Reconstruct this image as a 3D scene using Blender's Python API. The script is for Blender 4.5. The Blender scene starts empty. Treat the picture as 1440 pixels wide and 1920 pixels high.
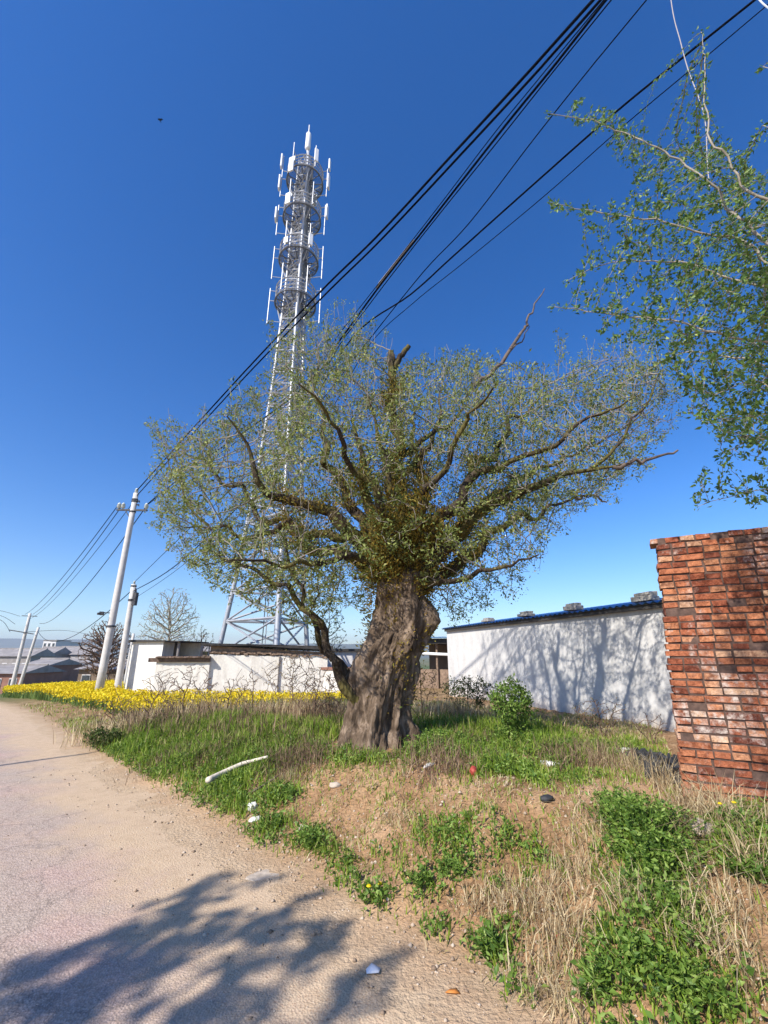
import bpy, math, random
import numpy as np
from mathutils import Vector, noise as mnoise
random.seed(7); rng = np.random.default_rng(7)
S = bpy.context.scene
COL = S.collection
# ------------------------------------------------------------------ camera, sky, sun, exposure
FPX = 820.0; PITCH = math.radians(18.2); EYE = 1.6
cd = bpy.data.cameras.new("camera"); cam = bpy.data.objects.new("camera", cd); COL.objects.link(cam)
cam.location = (0, 0, EYE); cam.rotation_euler = (math.pi/2 + PITCH, 0, 0)
cd.sensor_fit = 'VERTICAL'; cd.sensor_height = 36; cd.lens = 36*FPX/1920
cd.clip_start = 0.05; cd.clip_end = 9000
S.camera = cam
SUN_EL = math.radians(40); SUN_AZ = math.radians(221)     # azimuth clockwise from +Y
sd = Vector((math.sin(SUN_AZ)*math.cos(SUN_EL), math.cos(SUN_AZ)*math.cos(SUN_EL), math.sin(SUN_EL)))
W = bpy.data.worlds.new("World"); S.world = W; W.use_nodes = True
nt = W.node_tree; bg = nt.nodes['Background']
sky = nt.nodes.new('ShaderNodeTexSky'); sky.sky_type = 'NISHITA'; sky.sun_disc = False
sky.sun_elevation = SUN_EL; sky.sun_rotation = SUN_AZ; sky.altitude = 500; sky.air_density = 1.0; sky.dust_density = 0.35; sky.ozone_density = 3.0
hs = nt.nodes.new('ShaderNodeHueSaturation'); hs.inputs['Saturation'].default_value = 1.37; hs.inputs['Value'].default_value = 1.1; hs.inputs['Hue'].default_value = .511
nt.links.new(sky.outputs[0], hs.inputs['Color']); nt.links.new(hs.outputs[0], bg.inputs[0]); bg.inputs[1].default_value = 0.13
sl = bpy.data.lights.new("sun", 'SUN'); sun = bpy.data.objects.new("sun", sl); COL.objects.link(sun)
sl.energy = 4.9; sl.angle = math.radians(0.55); sl.color = (1, 0.95, 0.87)
sun.rotation_euler = (-sd).to_track_quat('-Z', 'Y').to_euler(); sun.location = (0, 0, 60)
S.view_settings.view_transform = 'Standard'; S.view_settings.look = 'None'
S.view_settings.exposure = 0.5; S.view_settings.gamma = 1
# ------------------------------------------------------------------ helpers: places
CP, SP = math.cos(PITCH), math.sin(PITCH)
def P(px, py, d):                    # the point seen at photo pixel (px,py) at ground distance d ahead
    u = (px-720)/FPX; v = (960-py)/FPX
    F = CP - v*SP; U = SP + v*CP
    return np.array([u*d/F, d, EYE + U*d/F])
N2 = np.array([.72, .69]); S2 = np.array([-.69, .72])
def tc(x, y): return (x-.44)*.72 + (y-2.63)*.69
def sc_(x, y): return -x*.69 + y*.72
def sst(a, b, x):
    q = np.clip((x-a)/(b-a), 0, 1); return q*q*(3-2*q)
def wob(x, y, f, ph=0.):
    return (np.sin(x*f*1.3+y*f*.7+ph)+np.sin(-x*f*.6+y*f*1.7+ph*2.1+1.3)+np.sin(x*f*2.1-y*f*1.1+ph*.7+2.2))/3
def H(x, y):
    x = np.asarray(x, float); y = np.asarray(y, float)
    t = tc(x, y); s = sc_(x, y)
    te = t + .22*wob(x, y, 1.9) + .1*wob(x, y, 5.3, 2)
    b = .40*sst(-.05, 1.9, te) + .05*sst(1.4, 1.9, te) - .25*sst(4.5, 9, t)
    near = sst(0.5, 1.5, te)*(1-sst(14, 40, np.hypot(x, y)))
    b = b*(1-.75*sst(8.5, 14, s))*sst(-.05, .45, t)
    b = b + near*(.05*wob(x, y, 2.6, 1) + .028*wob(x, y, 7.7, 3) + .012*wob(x, y, 19., 5))
    b = b + .004*wob(x, y, 1.1, 1)*(1-sst(14, 40, np.hypot(x, y)))
    q = np.maximum(0, s-16)
    fall = -.056*(q*q/(q+6))
    fall = np.maximum(fall, -4.2) - .0*q
    return b + fall
def G(px, py):                       # ground point seen at a photo pixel
    lo, hi = .5, 900.
    prev = 1.
    d = 1.0
    while d < 900:
        p = P(px, py, d)
        if p[2] < H(p[0], p[1]): break
        prev = d; d *= 1.02
    lo, hi = prev, d
    for _ in range(25):
        m = (lo+hi)/2; p = P(px, py, m)
        if p[2] < H(p[0], p[1]): hi = m
        else: lo = m
    p = P(px, py, hi); p[2] = float(H(p[0], p[1])); return p
# ------------------------------------------------------------------ helpers: objects
def tag(o, label=None, cat=None, group=None, kind=None):
    if label: o['label'] = label
    if cat: o['category'] = cat
    if group: o['group'] = group
    if kind: o['kind'] = kind
    return o
def empty(name, loc=(0, 0, 0), label=None, cat=None, group=None):
    o = bpy.data.objects.new(name, None); COL.objects.link(o); o.location = tuple(float(c) for c in loc); o.empty_display_size = .2
    return tag(o, label, cat, group)
def link_mesh(name, me, mat, parent=None, smooth=False):
    o = bpy.data.objects.new(name, me); COL.objects.link(o)
    if mat: me.materials.append(mat)
    if smooth: me.polygons.foreach_set('use_smooth', np.ones(len(me.polygons), bool))
    if parent is not None:
        o.parent = parent
        if parent.type == 'EMPTY' or True:
            # vertices are world coordinates: undo the parents' location
            l = Vector((0, 0, 0)); q = parent
            while q is not None: l = l + q.location; q = q.parent
            o.location = -l if parent.type == 'EMPTY' and parent.parent is None else -l
    return o
def mesh_np(name, V, F, mat, parent=None, tint=None, smooth=False):
    """V (n,3); F list of int arrays (m,k)."""
    me = bpy.data.meshes.new(name); V = np.asarray(V, np.float32)
    if not isinstance(F, (list, tuple)): F = [F]
    F = [np.asarray(f, np.int32) for f in F if len(f)]
    me.vertices.add(len(V)); me.vertices.foreach_set('co', V.ravel())
    li = np.concatenate([f.ravel() for f in F]); tot = np.concatenate([np.full(len(f), f.shape[1], np.int32) for f in F])
    me.loops.add(len(li)); me.loops.foreach_set('vertex_index', li)
    me.polygons.add(len(tot)); st = np.concatenate([[0], np.cumsum(tot)[:-1]]).astype(np.int32)
    me.polygons.foreach_set('loop_start', st)
    if tint is not None:
        a = me.attributes.new('tint', 'FLOAT', 'FACE'); a.data.foreach_set('value', np.asarray(tint, np.float32))
    me.update(calc_edges=True); me.validate()
    return link_mesh(name, me, mat, parent, smooth)
class MB:
    def __init__(s): s.v = []; s.f = []; s.t = []
    def box(s, c, size, rz=0, tint=.5, jit=0, ax=None):
        c = np.asarray(c, float); hx, hy, hz = [k/2 for k in size]
        p = np.array([[a, b, d] for d in (-hz, hz) for (a, b) in ((-hx, -hy), (hx, -hy), (hx, hy), (-hx, hy))])
        if jit: p = p + np.array([[random.uniform(-jit, jit) for _ in range(3)] for _ in range(8)])
        if ax is not None: p = p @ np.array(ax)
        cz, sz = math.cos(rz), math.sin(rz)
        q = p.copy(); q[:, 0] = p[:, 0]*cz - p[:, 1]*sz; q[:, 1] = p[:, 0]*sz + p[:, 1]*cz
        s.hexa(q + c, tint)
    def hexa(s, q, tint=.5):
        n = len(s.v); s.v += [tuple(k) for k in q]
        for f in ((3, 2, 1, 0), (4, 5, 6, 7), (0, 1, 5, 4), (1, 2, 6, 5), (2, 3, 7, 6), (3, 0, 4, 7)):
            s.f.append(tuple(n+i for i in f)); s.t.append(tint)
    def tube(s, pts, rad, n=8, tint=.5, cap=True):
        pts = [Vector(p) for p in pts]
        if not hasattr(rad, '__len__'): rad = [rad]*len(pts)
        base = len(s.v); u = None
        for i, p in enumerate(pts):
            a = pts[max(0, i-1)]; b = pts[min(len(pts)-1, i+1)]; d = (b-a).normalized()
            if u is None: u = d.orthogonal().normalized()
            u = (u - d*u.dot(d)).normalized(); w = d.cross(u)
            for k in range(n):
                an = 2*math.pi*k/n; s.v.append(tuple(p + (u*math.cos(an)+w*math.sin(an))*rad[i]))
        for i in range(len(pts)-1):
            for k in range(n):
                a = base+i*n+k; b = base+i*n+(k+1) % n
                s.f.append((a, b, b+n, a+n)); s.t.append(tint)
        if cap:
            s.f.append(tuple(base+k for k in reversed(range(n)))); s.t.append(tint)
            e = base+(len(pts)-1)*n; s.f.append(tuple(e+k for k in range(n))); s.t.append(tint)
    def ring(s, c, R, r, n=28, a0=0, a1=2*math.pi, m=5):
        pts = [(c[0]+R*math.cos(a0+(a1-a0)*k/n), c[1]+R*math.sin(a0+(a1-a0)*k/n), c[2]) for k in range(n+1)]
        s.tube(pts, r, m, cap=False)
    def build(s, name, mat, parent=None, smooth=False):
        me = bpy.data.meshes.new(name); me.from_pydata(s.v, [], s.f)
        a = me.attributes.new('tint', 'FLOAT', 'FACE'); a.data.foreach_set('value', np.array(s.t, np.float32))
        me.update(); o = link_mesh(name, me, None, parent, smooth); me.materials.append(mat); return o
# ------------------------------------------------------------------ materials
def mat_new(name):
    m = bpy.data.materials.new(name); m.use_nodes = True; n = m.node_tree.nodes; l = m.node_tree.links
    return m, n, l, n['Principled BSDF']
def c4(c): return (c[0], c[1], c[2], 1)
def noise_ramp(n, l, scale, stops, coord='Object', detail=6, rough=.6, vec=None, dist=0):
    t = n.new('ShaderNodeTexNoise'); t.inputs['Scale'].default_value = scale; t.inputs['Detail'].default_value = detail
    t.inputs['Roughness'].default_value = rough; t.inputs['Distortion'].default_value = dist
    if vec is None:
        tcn = n.new('ShaderNodeNewGeometry'); l.new(tcn.outputs['Position'], t.inputs['Vector'])
    else: l.new(vec, t.inputs['Vector'])
    r = n.new('ShaderNodeValToRGB'); e = r.color_ramp.elements
    while len(e) < len(stops): e.new(.5)
    for k, (p, c) in enumerate(stops): e[k].position = p; e[k].color = c4(c) if len(c) == 3 else c
    l.new(t.outputs['Fac'], r.inputs[0]); return r.outputs[0], t
def mixc(n, l, fac, a, b, mode='MIX'):
    m = n.new('ShaderNodeMix'); m.data_type = 'RGBA'; m.blend_type = mode
    for idx, v in ((0, fac), (6, a), (7, b)):
        if isinstance(v, (int, float)): m.inputs[idx].default_value = v
        elif isinstance(v, tuple): m.inputs[idx].default_value = c4(v)
        else: l.new(v, m.inputs[idx])
    return m.outputs[2]
def bump(n, l, b, h, strength=.4, dist=.02):
    bn = n.new('ShaderNodeBump'); bn.inputs['Strength'].default_value = strength; bn.inputs['Distance'].default_value = dist
    l.new(h, bn.inputs['Height']); l.new(bn.outputs[0], b.inputs['Normal'])
def plain(name, c, rough=.6, metal=0, var=.25, scale=6, bstr=.15):
    m, n, l, b = mat_new(name)
    lo = tuple(k*(1-var) for k in c); hi = tuple(min(1, k*(1+var)) for k in c)
    o, t = noise_ramp(n, l, scale, [(.3, lo), (.7, hi)])
    l.new(o, b.inputs['Base Color']); b.inputs['Roughness'].default_value = rough; b.inputs['Metallic'].default_value = metal
    if bstr: bump(n, l, b, t.outputs['Fac'], bstr)
    return m
def tinted(name, stops, rough=.6, transl=0.0, spec=.3, gx=None):
    m, n, l, b = mat_new(name)
    a = n.new('ShaderNodeAttribute'); a.attribute_name = 'tint'
    r = n.new('ShaderNodeValToRGB'); e = r.color_ramp.elements
    while len(e) < len(stops): e.new(.5)
    for k, (p, c) in enumerate(stops): e[k].position = p; e[k].color = c4(c)
    l.new(a.outputs['Fac'], r.inputs[0]); l.new(r.outputs[0], b.inputs['Base Color'])
    b.inputs['Roughness'].default_value = rough; b.inputs['Specular IOR Level'].default_value = spec
    if transl:
        tr = n.new('ShaderNodeBsdfTranslucent'); l.new(r.outputs[0], tr.inputs['Color'])
        mx = n.new('ShaderNodeMixShader'); mx.inputs[0].default_value = transl
        l.new(b.outputs[0], mx.inputs[1]); l.new(tr.outputs[0], mx.inputs[2])
        l.new(mx.outputs[0], n['Material Output'].inputs['Surface'])
    return m
M = {}
def bark(name, a, b_, c, moss=None, scale=9):
    m, n, l, b = mat_new(name)
    g = n.new('ShaderNodeNewGeometry'); mp = n.new('ShaderNodeMapping'); mp.inputs['Scale'].default_value = (1, 1, .35)
    l.new(g.outputs['Position'], mp.inputs[0])
    o, t = noise_ramp(n, l, scale, [(.32, a), (.5, b_), (.7, c)], vec=mp.outputs[0], detail=10, rough=.72, dist=.6)
    if moss:
        o2, t2 = noise_ramp(n, l, 1.6, [(.47, (0, 0, 0)), (.58, (1, 1, 1))])
        o = mixc(n, l, o2, o, moss)
    l.new(o, b.inputs['Base Color']); b.inputs['Roughness'].default_value = .9; b.inputs['Specular IOR Level'].default_value = .2
    v = n.new('ShaderNodeTexVoronoi'); v.inputs['Scale'].default_value = scale*1.6; l.new(mp.outputs[0], v.inputs['Vector'])
    mm = n.new('ShaderNodeMath'); mm.operation = 'ADD'; l.new(v.outputs['Distance'], mm.inputs[0]); l.new(t.outputs['Fac'], mm.inputs[1])
    bump(n, l, b, mm.outputs[0], .9, .03)
    return m
M['bark'] = bark('old_bark', (.035, .022, .013), (.14, .098, .066), (.40, .30, .22))
M['limb'] = bark('limb_bark', (.018, .012, .008), (.055, .040, .027), (.11, .085, .06), moss=(.12, .10, .03), scale=14)
M['twig'] = plain('twig_bark', (.25, .215, .17), .85)
M['dead'] = plain('dead_wood', (.13, .095, .075), .85, var=.5)
M['palebark'] = plain('pale_bark', (.30, .26, .20), .8, var=.35, scale=12)
M['brown_twig'] = plain('brown_twigs', (.14, .085, .055), .9)
M['leaf'] = tinted('young_leaves', [(0, (.07, .10, .02)), (.45, (.20, .24, .055)), (.8, (.37, .40, .12)), (1, (.46, .40, .18))], .5, .35)
M['leaf_r'] = tinted('elm_leaves', [(0, (.045, .10, .03)), (.45, (.13, .23, .05)), (.8, (.26, .37, .08)), (1, (.42, .48, .13))], .45, .35)
M['moss'] = tinted('ochre_shoots', [(0, (.16, .10, .015)), (.5, (.32, .21, .03)), (1, (.34, .30, .06))], .7, .3)
M['ivy'] = tinted('green_shoots', [(0, (.03, .05, .01)), (.5, (.07, .11, .02)), (1, (.14, .19, .04))], .6, .3)
M['grass'] = tinted('green_grass', [(0, (.08, .13, .012)), (.5, (.22, .34, .03)), (.85, (.36, .42, .08)), (1, (.46, .40, .18))], .55, .35)
M['straw'] = tinted('straw_grass', [(0, (.24, .16, .08)), (.5, (.50, .38, .21)), (1, (.72, .60, .38))], .7, .25)
M['deadstem'] = tinted('dead_stems', [(0, (.09, .055, .035)), (.5, (.20, .125, .08)), (1, (.36, .26, .16))], .8, .1)
M['weed'] = tinted('weed_leaves', [(0, (.06, .12, .02)), (.5, (.14, .24, .035)), (1, (.30, .40, .09))], .5, .3)
M['yellow'] = tinted('rapeseed_petals', [(0, (.72, .50, .005)), (.6, (.86, .66, .01)), (1, (.92, .78, .05))], .6, .3)
M['rape_green'] = tinted('rapeseed_stems', [(0, (.07, .13, .03)), (1, (.20, .27, .06))], .6, .3)
def ground_mat():
    m, n, l, b = mat_new('bank_soil')
    o, t = noise_ramp(n, l, 2.2, [(.3, (.20, .12, .06)), (.5, (.34, .205, .11)), (.68, (.50, .335, .19))], detail=12, rough=.7)
    o2, t2 = noise_ramp(n, l, 38, [(.36, (.16, .12, .08)), (.5, (.5, .5, .5)), (.66, (.8, .7, .58))], detail=4)
    o = mixc(n, l, .45, o, o2, 'OVERLAY')
    # red clay patch and leaf litter green far from the camera
    o3, t3 = noise_ramp(n, l, .55, [(.52, (0, 0, 0)), (.62, (1, 1, 1))])
    o = mixc(n, l, o3, o, (.50, .31, .18))
    g = n.new('ShaderNodeNewGeometry'); ln = n.new('ShaderNodeVectorMath'); ln.operation = 'LENGTH'; l.new(g.outputs['Position'], ln.inputs[0])
    mr = n.new('ShaderNodeMapRange'); mr.inputs[1].default_value = 12; mr.inputs[2].default_value = 40; l.new(ln.outputs['Value'], mr.inputs[0])
    of, tf = noise_ramp(n, l, .06, [(.4, (.10, .13, .045)), (.6, (.20, .17, .09))])
    o = mixc(n, l, mr.outputs[0], o, of)
    sp = n.new('ShaderNodeVectorMath'); sp.operation = 'DOT_PRODUCT'; sp.inputs[1].default_value = (.72, .69, 0); l.new(g.outputs['Position'], sp.inputs[0])
    a1 = n.new('ShaderNodeMath'); a1.operation = 'MULTIPLY_ADD'; a1.inputs[1].default_value = 1.3; l.new(t.outputs['Fac'], a1.inputs[0]); l.new(sp.outputs['Value'], a1.inputs[2])
    m2 = n.new('ShaderNodeMapRange'); c0 = .44*.72+2.63*.69; m2.inputs[1].default_value = c0+.55; m2.inputs[2].default_value = c0+1.15; l.new(a1.outputs[0], m2.inputs[0])
    sand, ts = noise_ramp(n, l, 6, [(.3, (.46, .325, .205)), (.7, (.61, .455, .30))], detail=10, rough=.7)
    o = mixc(n, l, m2.outputs[0], sand, o)
    l.new(o, b.inputs['Base Color']); b.inputs['Roughness'].default_value = .95; b.inputs['Specular IOR Level'].default_value = .1
    ad = n.new('ShaderNodeMath'); ad.operation = 'ADD'; l.new(t.outputs['Fac'], ad.inputs[0]); l.new(t2.outputs['Fac'], ad.inputs[1])
    bump(n, l, b, ad.outputs[0], .8, .03)
    return m
def road_mat():
    m, n, l, b = mat_new('dusty_asphalt')
    g = n.new('ShaderNodeNewGeometry'); sp = n.new('ShaderNodeSeparateXYZ'); l.new(g.outputs['Position'], sp.inputs[0])
    def math_(op, a, c):
        k = n.new('ShaderNodeMath'); k.operation = op
        for i, q in enumerate((a, c)):
            if isinstance(q, (int, float)): k.inputs[i].default_value = q
            else: l.new(q, k.inputs[i])
        return k.outputs[0]
    t = math_('ADD', math_('MULTIPLY', sp.outputs[0], .72), math_('MULTIPLY', sp.outputs[1], .69))
    t = math_('SUBTRACT', t, .44*.72+2.63*.69)
    nz, tn = noise_ramp(n, l, 1.1, [(0, (0, 0, 0)), (1, (1, 1, 1))], detail=8, rough=.65)
    t2 = math_('ADD', t, math_('MULTIPLY', math_('SUBTRACT', tn.outputs['Fac'], .5), 1.9))
    mr = n.new('ShaderNodeMapRange'); mr.interpolation_type = 'SMOOTHSTEP'; mr.inputs[1].default_value = -1.25; mr.inputs[2].default_value = -.45; l.new(t2, mr.inputs[0])
    # stone chips of the asphalt
    v = n.new('ShaderNodeTexVoronoi'); v.inputs['Scale'].default_value = 75; l.new(g.outputs['Position'], v.inputs['Vector'])
    cr = n.new('ShaderNodeValToRGB'); e = cr.color_ramp.elements; e[0].position = .1; e[0].color = (.62, .53, .49, 1); e[1].position = .65; e[1].color = (.20, .17, .16, 1)
    l.new(v.outputs['Distance'], cr.inputs[0])
    sepc = n.new('ShaderNodeSeparateColor'); l.new(v.outputs['Color'], sepc.inputs[0])
    chip = mixc(n, l, sepc.outputs[0], (.19, .14, .11), (.70, .55, .46))
    big, tb = noise_ramp(n, l, .8, [(.35, (.47, .375, .275)), (.5, (.48, .345, .26)), (.62, (.58, .35, .285))], detail=5)
    asp = mixc(n, l, .45, mixc(n, l, .4, chip, cr.outputs[0]), big)
    film, tf = noise_ramp(n, l, 3.2, [(.52, (0, 0, 0)), (.8, (.7, .7, .7))], detail=9, rough=.7)
    sand, ts = noise_ramp(n, l, 6, [(.3, (.44, .31, .20)), (.45, (.55, .405, .265)), (.7, (.62, .465, .31))], detail=12, rough=.75)
    asp = mixc(n, l, film, asp, sand)
    grit, tg = noise_ramp(n, l, 110, [(.34, (.22, .16, .11)), (.44, (.5, .5, .5)), (.66, (.5, .5, .5)), (.74, (.8, .76, .70))], detail=2)
    sand2 = mixc(n, l, .5, sand, grit, 'OVERLAY')
    o = mixc(n, l, mr.outputs[0], asp, sand2)
    st, tst = noise_ramp(n, l, .9, [(.60, (0, 0, 0)), (.68, (1, 1, 1))], detail=6)
    l.new(o, b.inputs['Base Color']); b.inputs['Roughness'].default_value = .9; b.inputs['Specular IOR Level'].default_value = .2
    hh = math_('ADD', v.outputs['Distance'], tg.outputs['Fac']); ck = n.new('ShaderNodeTexVoronoi'); ck.feature = 'DISTANCE_TO_EDGE'; ck.inputs['Scale'].default_value = .8
    wv_ = n.new('ShaderNodeVectorMath'); wv_.operation = 'MULTIPLY_ADD'; wv_.inputs[1].default_value = (.5, .5, .5); l.new(tf.outputs['Color'], wv_.inputs[0]); l.new(g.outputs['Position'], wv_.inputs[2]); l.new(wv_.outputs[0], ck.inputs['Vector'])
    cm = n.new('ShaderNodeMapRange'); cm.inputs[1].default_value = .0; cm.inputs[2].default_value = .012; cm.inputs[3].default_value = .55; cm.inputs[4].default_value = 0; l.new(ck.outputs['Distance'], cm.inputs[0])
    inv = math_('SUBTRACT', 1.0, mr.outputs[0]); cf = math_('MULTIPLY', cm.outputs[0], inv)
    o = mixc(n, l, cf, o, (.17, .13, .11)); l.new(o, b.inputs['Base Color']); bump(n, l, b, hh, .5, .008)
    return m
def plaster(name, base, stain, lowsoil=(.36, .28, .2), zlow=.5, amt=1.0, scale=1.2):
    m, n, l, b = mat_new(name)
    g = n.new('ShaderNodeNewGeometry'); mp = n.new('ShaderNodeMapping'); mp.inputs['Scale'].default_value = (1, 1, .3); l.new(g.outputs['Position'], mp.inputs[0])
    f, t = noise_ramp(n, l, scale*3, [(.45, (0, 0, 0)), (.8, (amt, amt, amt))], vec=mp.outputs[0], detail=10, rough=.7)
    o = mixc(n, l, f, base, stain)
    f2, t2 = noise_ramp(n, l, 14, [(.40, tuple(k*.9 for k in (1, 1, 1))), (.6, (1, 1, 1))], detail=6)
    o = mixc(n, l, .8, o, f2, 'MULTIPLY')
    sp = n.new('ShaderNodeSeparateXYZ'); l.new(g.outputs['Position'], sp.inputs[0])
    ad = n.new('ShaderNodeMath'); ad.operation = 'ADD'; l.new(sp.outputs[2], ad.inputs[0]); l.new(t.outputs['Fac'], ad.inputs[1])
    mr = n.new('ShaderNodeMapRange'); mr.inputs[1].default_value = zlow+.65; mr.inputs[2].default_value = zlow+.25; mr.inputs[3].default_value = 0; mr.inputs[4].default_value = .7; l.new(ad.outputs[0], mr.inputs[0])
    o = mixc(n, l, mr.outputs[0], o, lowsoil)
    l.new(o, b.inputs['Base Color']); b.inputs['Roughness'].default_value = .9
    bump(n, l, b, t2.outputs['Fac'], .3, .01)
    return m
def brick_mat():
    m, n, l, b = mat_new('old_red_brick')
    a = n.new('ShaderNodeAttribute'); a.attribute_name = 'tint'
    r = n.new('ShaderNodeValToRGB'); e = r.color_ramp.elements
    for k, (p, c) in enumerate([(0, (.17, .055, .035)), (.3, (.44, .14, .07)), (.7, (.64, .27, .13)), (1, (.74, .46, .28))]):
        if k > 1: e.new(.5)
    for k, (p, c) in enumerate([(0, (.17, .055, .035)), (.3, (.44, .14, .07)), (.7, (.64, .27, .13)), (1, (.74, .46, .28))]):
        e[k].position = p; e[k].color = c4(c)
    l.new(a.outputs['Fac'], r.inputs[0])
    f, t = noise_ramp(n, l, 22, [(.35, (.35, .3, .3)), (.62, (1, 1, 1))], detail=10, rough=.75)
    o = mixc(n, l, .8, r.outputs[0], f, 'MULTIPLY')
    fs, ts_ = noise_ramp(n, l, 5.5, [(.38, (.45, .36, .36)), (.55, (1, 1, 1))], detail=8, rough=.75)
    o = mixc(n, l, .75, o, fs, 'MULTIPLY')
    w, tw = noise_ramp(n, l, 2.3, [(.50, (0, 0, 0)), (.62, (1, 1, 1))], detail=12, rough=.78, dist=.3)
    w2, tw2 = noise_ramp(n, l, 17, [(.40, (0, 0, 0)), (.62, (1, 1, 1))], detail=6, rough=.7)
    ww = mixc(n, l, 1.0, w, w2, 'MULTIPLY')
    o = mixc(n, l, ww, o, (.66, .56, .48))
    l.new(o, b.inputs['Base Color']); b.inputs['Roughness'].default_value = .95; b.inputs['Specular IOR Level'].default_value = .15
    bump(n, l, b, t.outputs['Fac'], 1.0, .02)
    return m
M['soil'] = ground_mat(); M['road'] = road_mat(); M['brick'] = brick_mat()
M['mortar'] = plain('mortar', (.10, .06, .045), .95, var=.5, scale=20)
M['white'] = plaster('whitewash', (.84, .80, .72), (.52, .46, .39), zlow=.0, amt=.9)
M['grey'] = plaster('grey_render', (.66, .64, .61), (.45, .43, .40), lowsoil=(.54, .44, .35), zlow=.35, amt=.8)
M['mud'] = plain('mud_brick', (.24, .165, .115), .95, var=.45, scale=9, bstr=.5)
M['coping'] = plain('coping_tile', (.17, .115, .085), .9, var=.5, scale=8)
M['darkroof'] = plain('dark_roof', (.045, .04, .036), .85, var=.4)
M['blue'] = plain('blue_sheet', (.045, .17, .42), .4, var=.2)
M['block'] = plain('concrete_block', (.30, .28, .25), .95, var=.45, scale=14, bstr=.6)
M['concrete'] = plain('pole_concrete', (.56, .53, .49), .85, var=.14, scale=5)
M['galv'] = plain('galvanised_steel', (.40, .41, .43), .5, .35, var=.15, scale=3, bstr=0)
M['galvdark'] = plain('platform_steel', (.12, .13, .145), .5, .3, var=.2, bstr=0)
M['panel'] = plain('antenna_white', (.78, .79, .80), .5, var=.06, bstr=0)
M['iron'] = plain('dark_iron', (.05, .05, .055), .6, .3, var=.3)
M['porcelain'] = plain('insulator_porcelain', (.55, .60, .56), .25, var=.1)
M['cable'] = plain('black_cable', (.004, .005, .010), .9, var=.2, bstr=0); M['cable'].node_tree.nodes['Principled BSDF'].inputs['Specular IOR Level'].default_value = .05
M['sheath'] = plain('pale_sheath', (.42, .38, .36), .6, var=.1, bstr=0)
M['stone'] = plain('pale_stone', (.45, .37, .29), .95, var=.3, scale=14, bstr=.5)
M['whitestone'] = plain('white_lump', (.72, .70, .66), .8, var=.12, scale=20)
M['paper'] = plain('paper_litter', (.75, .75, .78), .7, var=.08)
M['red'] = plain('red_litter', (.40, .06, .04), .6, var=.3)
M['orange'] = plain('orange_leaf', (.62, .22, .04), .7, var=.2)
M['black'] = plain('black_rubbish', (.03, .03, .032), .7, var=.6, scale=10, bstr=.5)
M['glass'] = plain('window_dark', (.04, .05, .06), .2, var=.2, bstr=0)
M['hill'] = plain('hill_slopes', (.10, .11, .06), .95, var=.3, scale=.01, bstr=0)
M['farwall_w'] = plain('far_white_wall', (.62, .60, .58), .9, var=.1)
M['farwall_g'] = plain('far_grey_wall', (.28, .25, .23), .9, var=.25, scale=1)
M['farwall_r'] = plain('far_brick_wall', (.27, .13, .09), .9, var=.25, scale=1)
M['farwall_b'] = plain('far_brown_wall', (.19, .135, .095), .9, var=.35, scale=1)
M['farroof'] = plain('far_roof_tile', (.27, .245, .23), .8, var=.3, scale=1)
# ------------------------------------------------------------------ ground, road, hills
def axis(n, k, lo, hi):
    a = np.linspace(math.asinh(lo/k), math.asinh(hi/k), n); return np.sinh(a)*k
gx = axis(420, 4., -3000, 3000); gy = 4.5+axis(440, 4., -400, 4200)
X, Y = np.meshgrid(gx, gy); Z = H(X, Y)
V = np.stack([X, Y, Z], -1).reshape(-1, 3); nx = len(gx); ny = len(gy)
i = (np.arange(ny-1)[:, None]*nx+np.arange(nx-1)[None]).ravel()
o = mesh_np('ground', V, np.stack([i, i+1, i+nx+1, i+nx], 1), M['soil'], smooth=True); tag(o, kind='structure')
ss = np.concatenate([np.linspace(-40, -6, 30), np.arange(-5.8, 24, .15), np.linspace(24.5, 160, 110)])
tt = np.array([-6.2, -5.6, -4.8, -4, -3.2, -2.4, -1.6, -1.0, -.6, -.38, 0.02])
Sg, Tg = np.meshgrid(ss, tt); s0 = sc_(.44, 2.63)
Te = Tg.copy(); Te[-1] += .10*np.sin(ss*2.3)+.07*np.sin(ss*5.9+1)+.04*np.sin(ss*13.)
XR = .44+N2[0]*Te+S2[0]*(Sg-s0); YR = 2.63+N2[1]*Te+S2[1]*(Sg-s0)
ZR = H(XR, YR)+.004
ZR[-1] -= .010
V = np.stack([XR, YR, ZR], -1).reshape(-1, 3); nx = len(ss)
i = (np.arange(len(tt)-1)[:, None]*nx+np.arange(nx-1)[None]).ravel()
o = mesh_np('road', V, np.stack([i, i+nx, i+nx+1, i+1], 1), M['road'], smooth=True); tag(o, kind='structure')
me = o.data
hx = np.linspace(-3600, 2400, 160); hy = np.linspace(1500, 3200, 30); X, Y = np.meshgrid(hx, hy)
pr = np.sin((Y-1500)/1700*math.pi)**.8
Z = -6+pr*(62+28*wob(X, Y, .0011, .6)+14*wob(X, Y, .0042, 2)+5*wob(X, Y, .013))*(1.1-.28*sst(-2500, 800, X))
V = np.stack([X, Y, Z], -1).reshape(-1, 3); nx = len(hx)
i = (np.arange(len(hy)-1)[:, None]*nx+np.arange(nx-1)[None]).ravel()
o = mesh_np('hills', V, np.stack([i, i+1, i+nx+1, i+nx], 1), M['hill'], smooth=True); tag(o, kind='structure')
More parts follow.
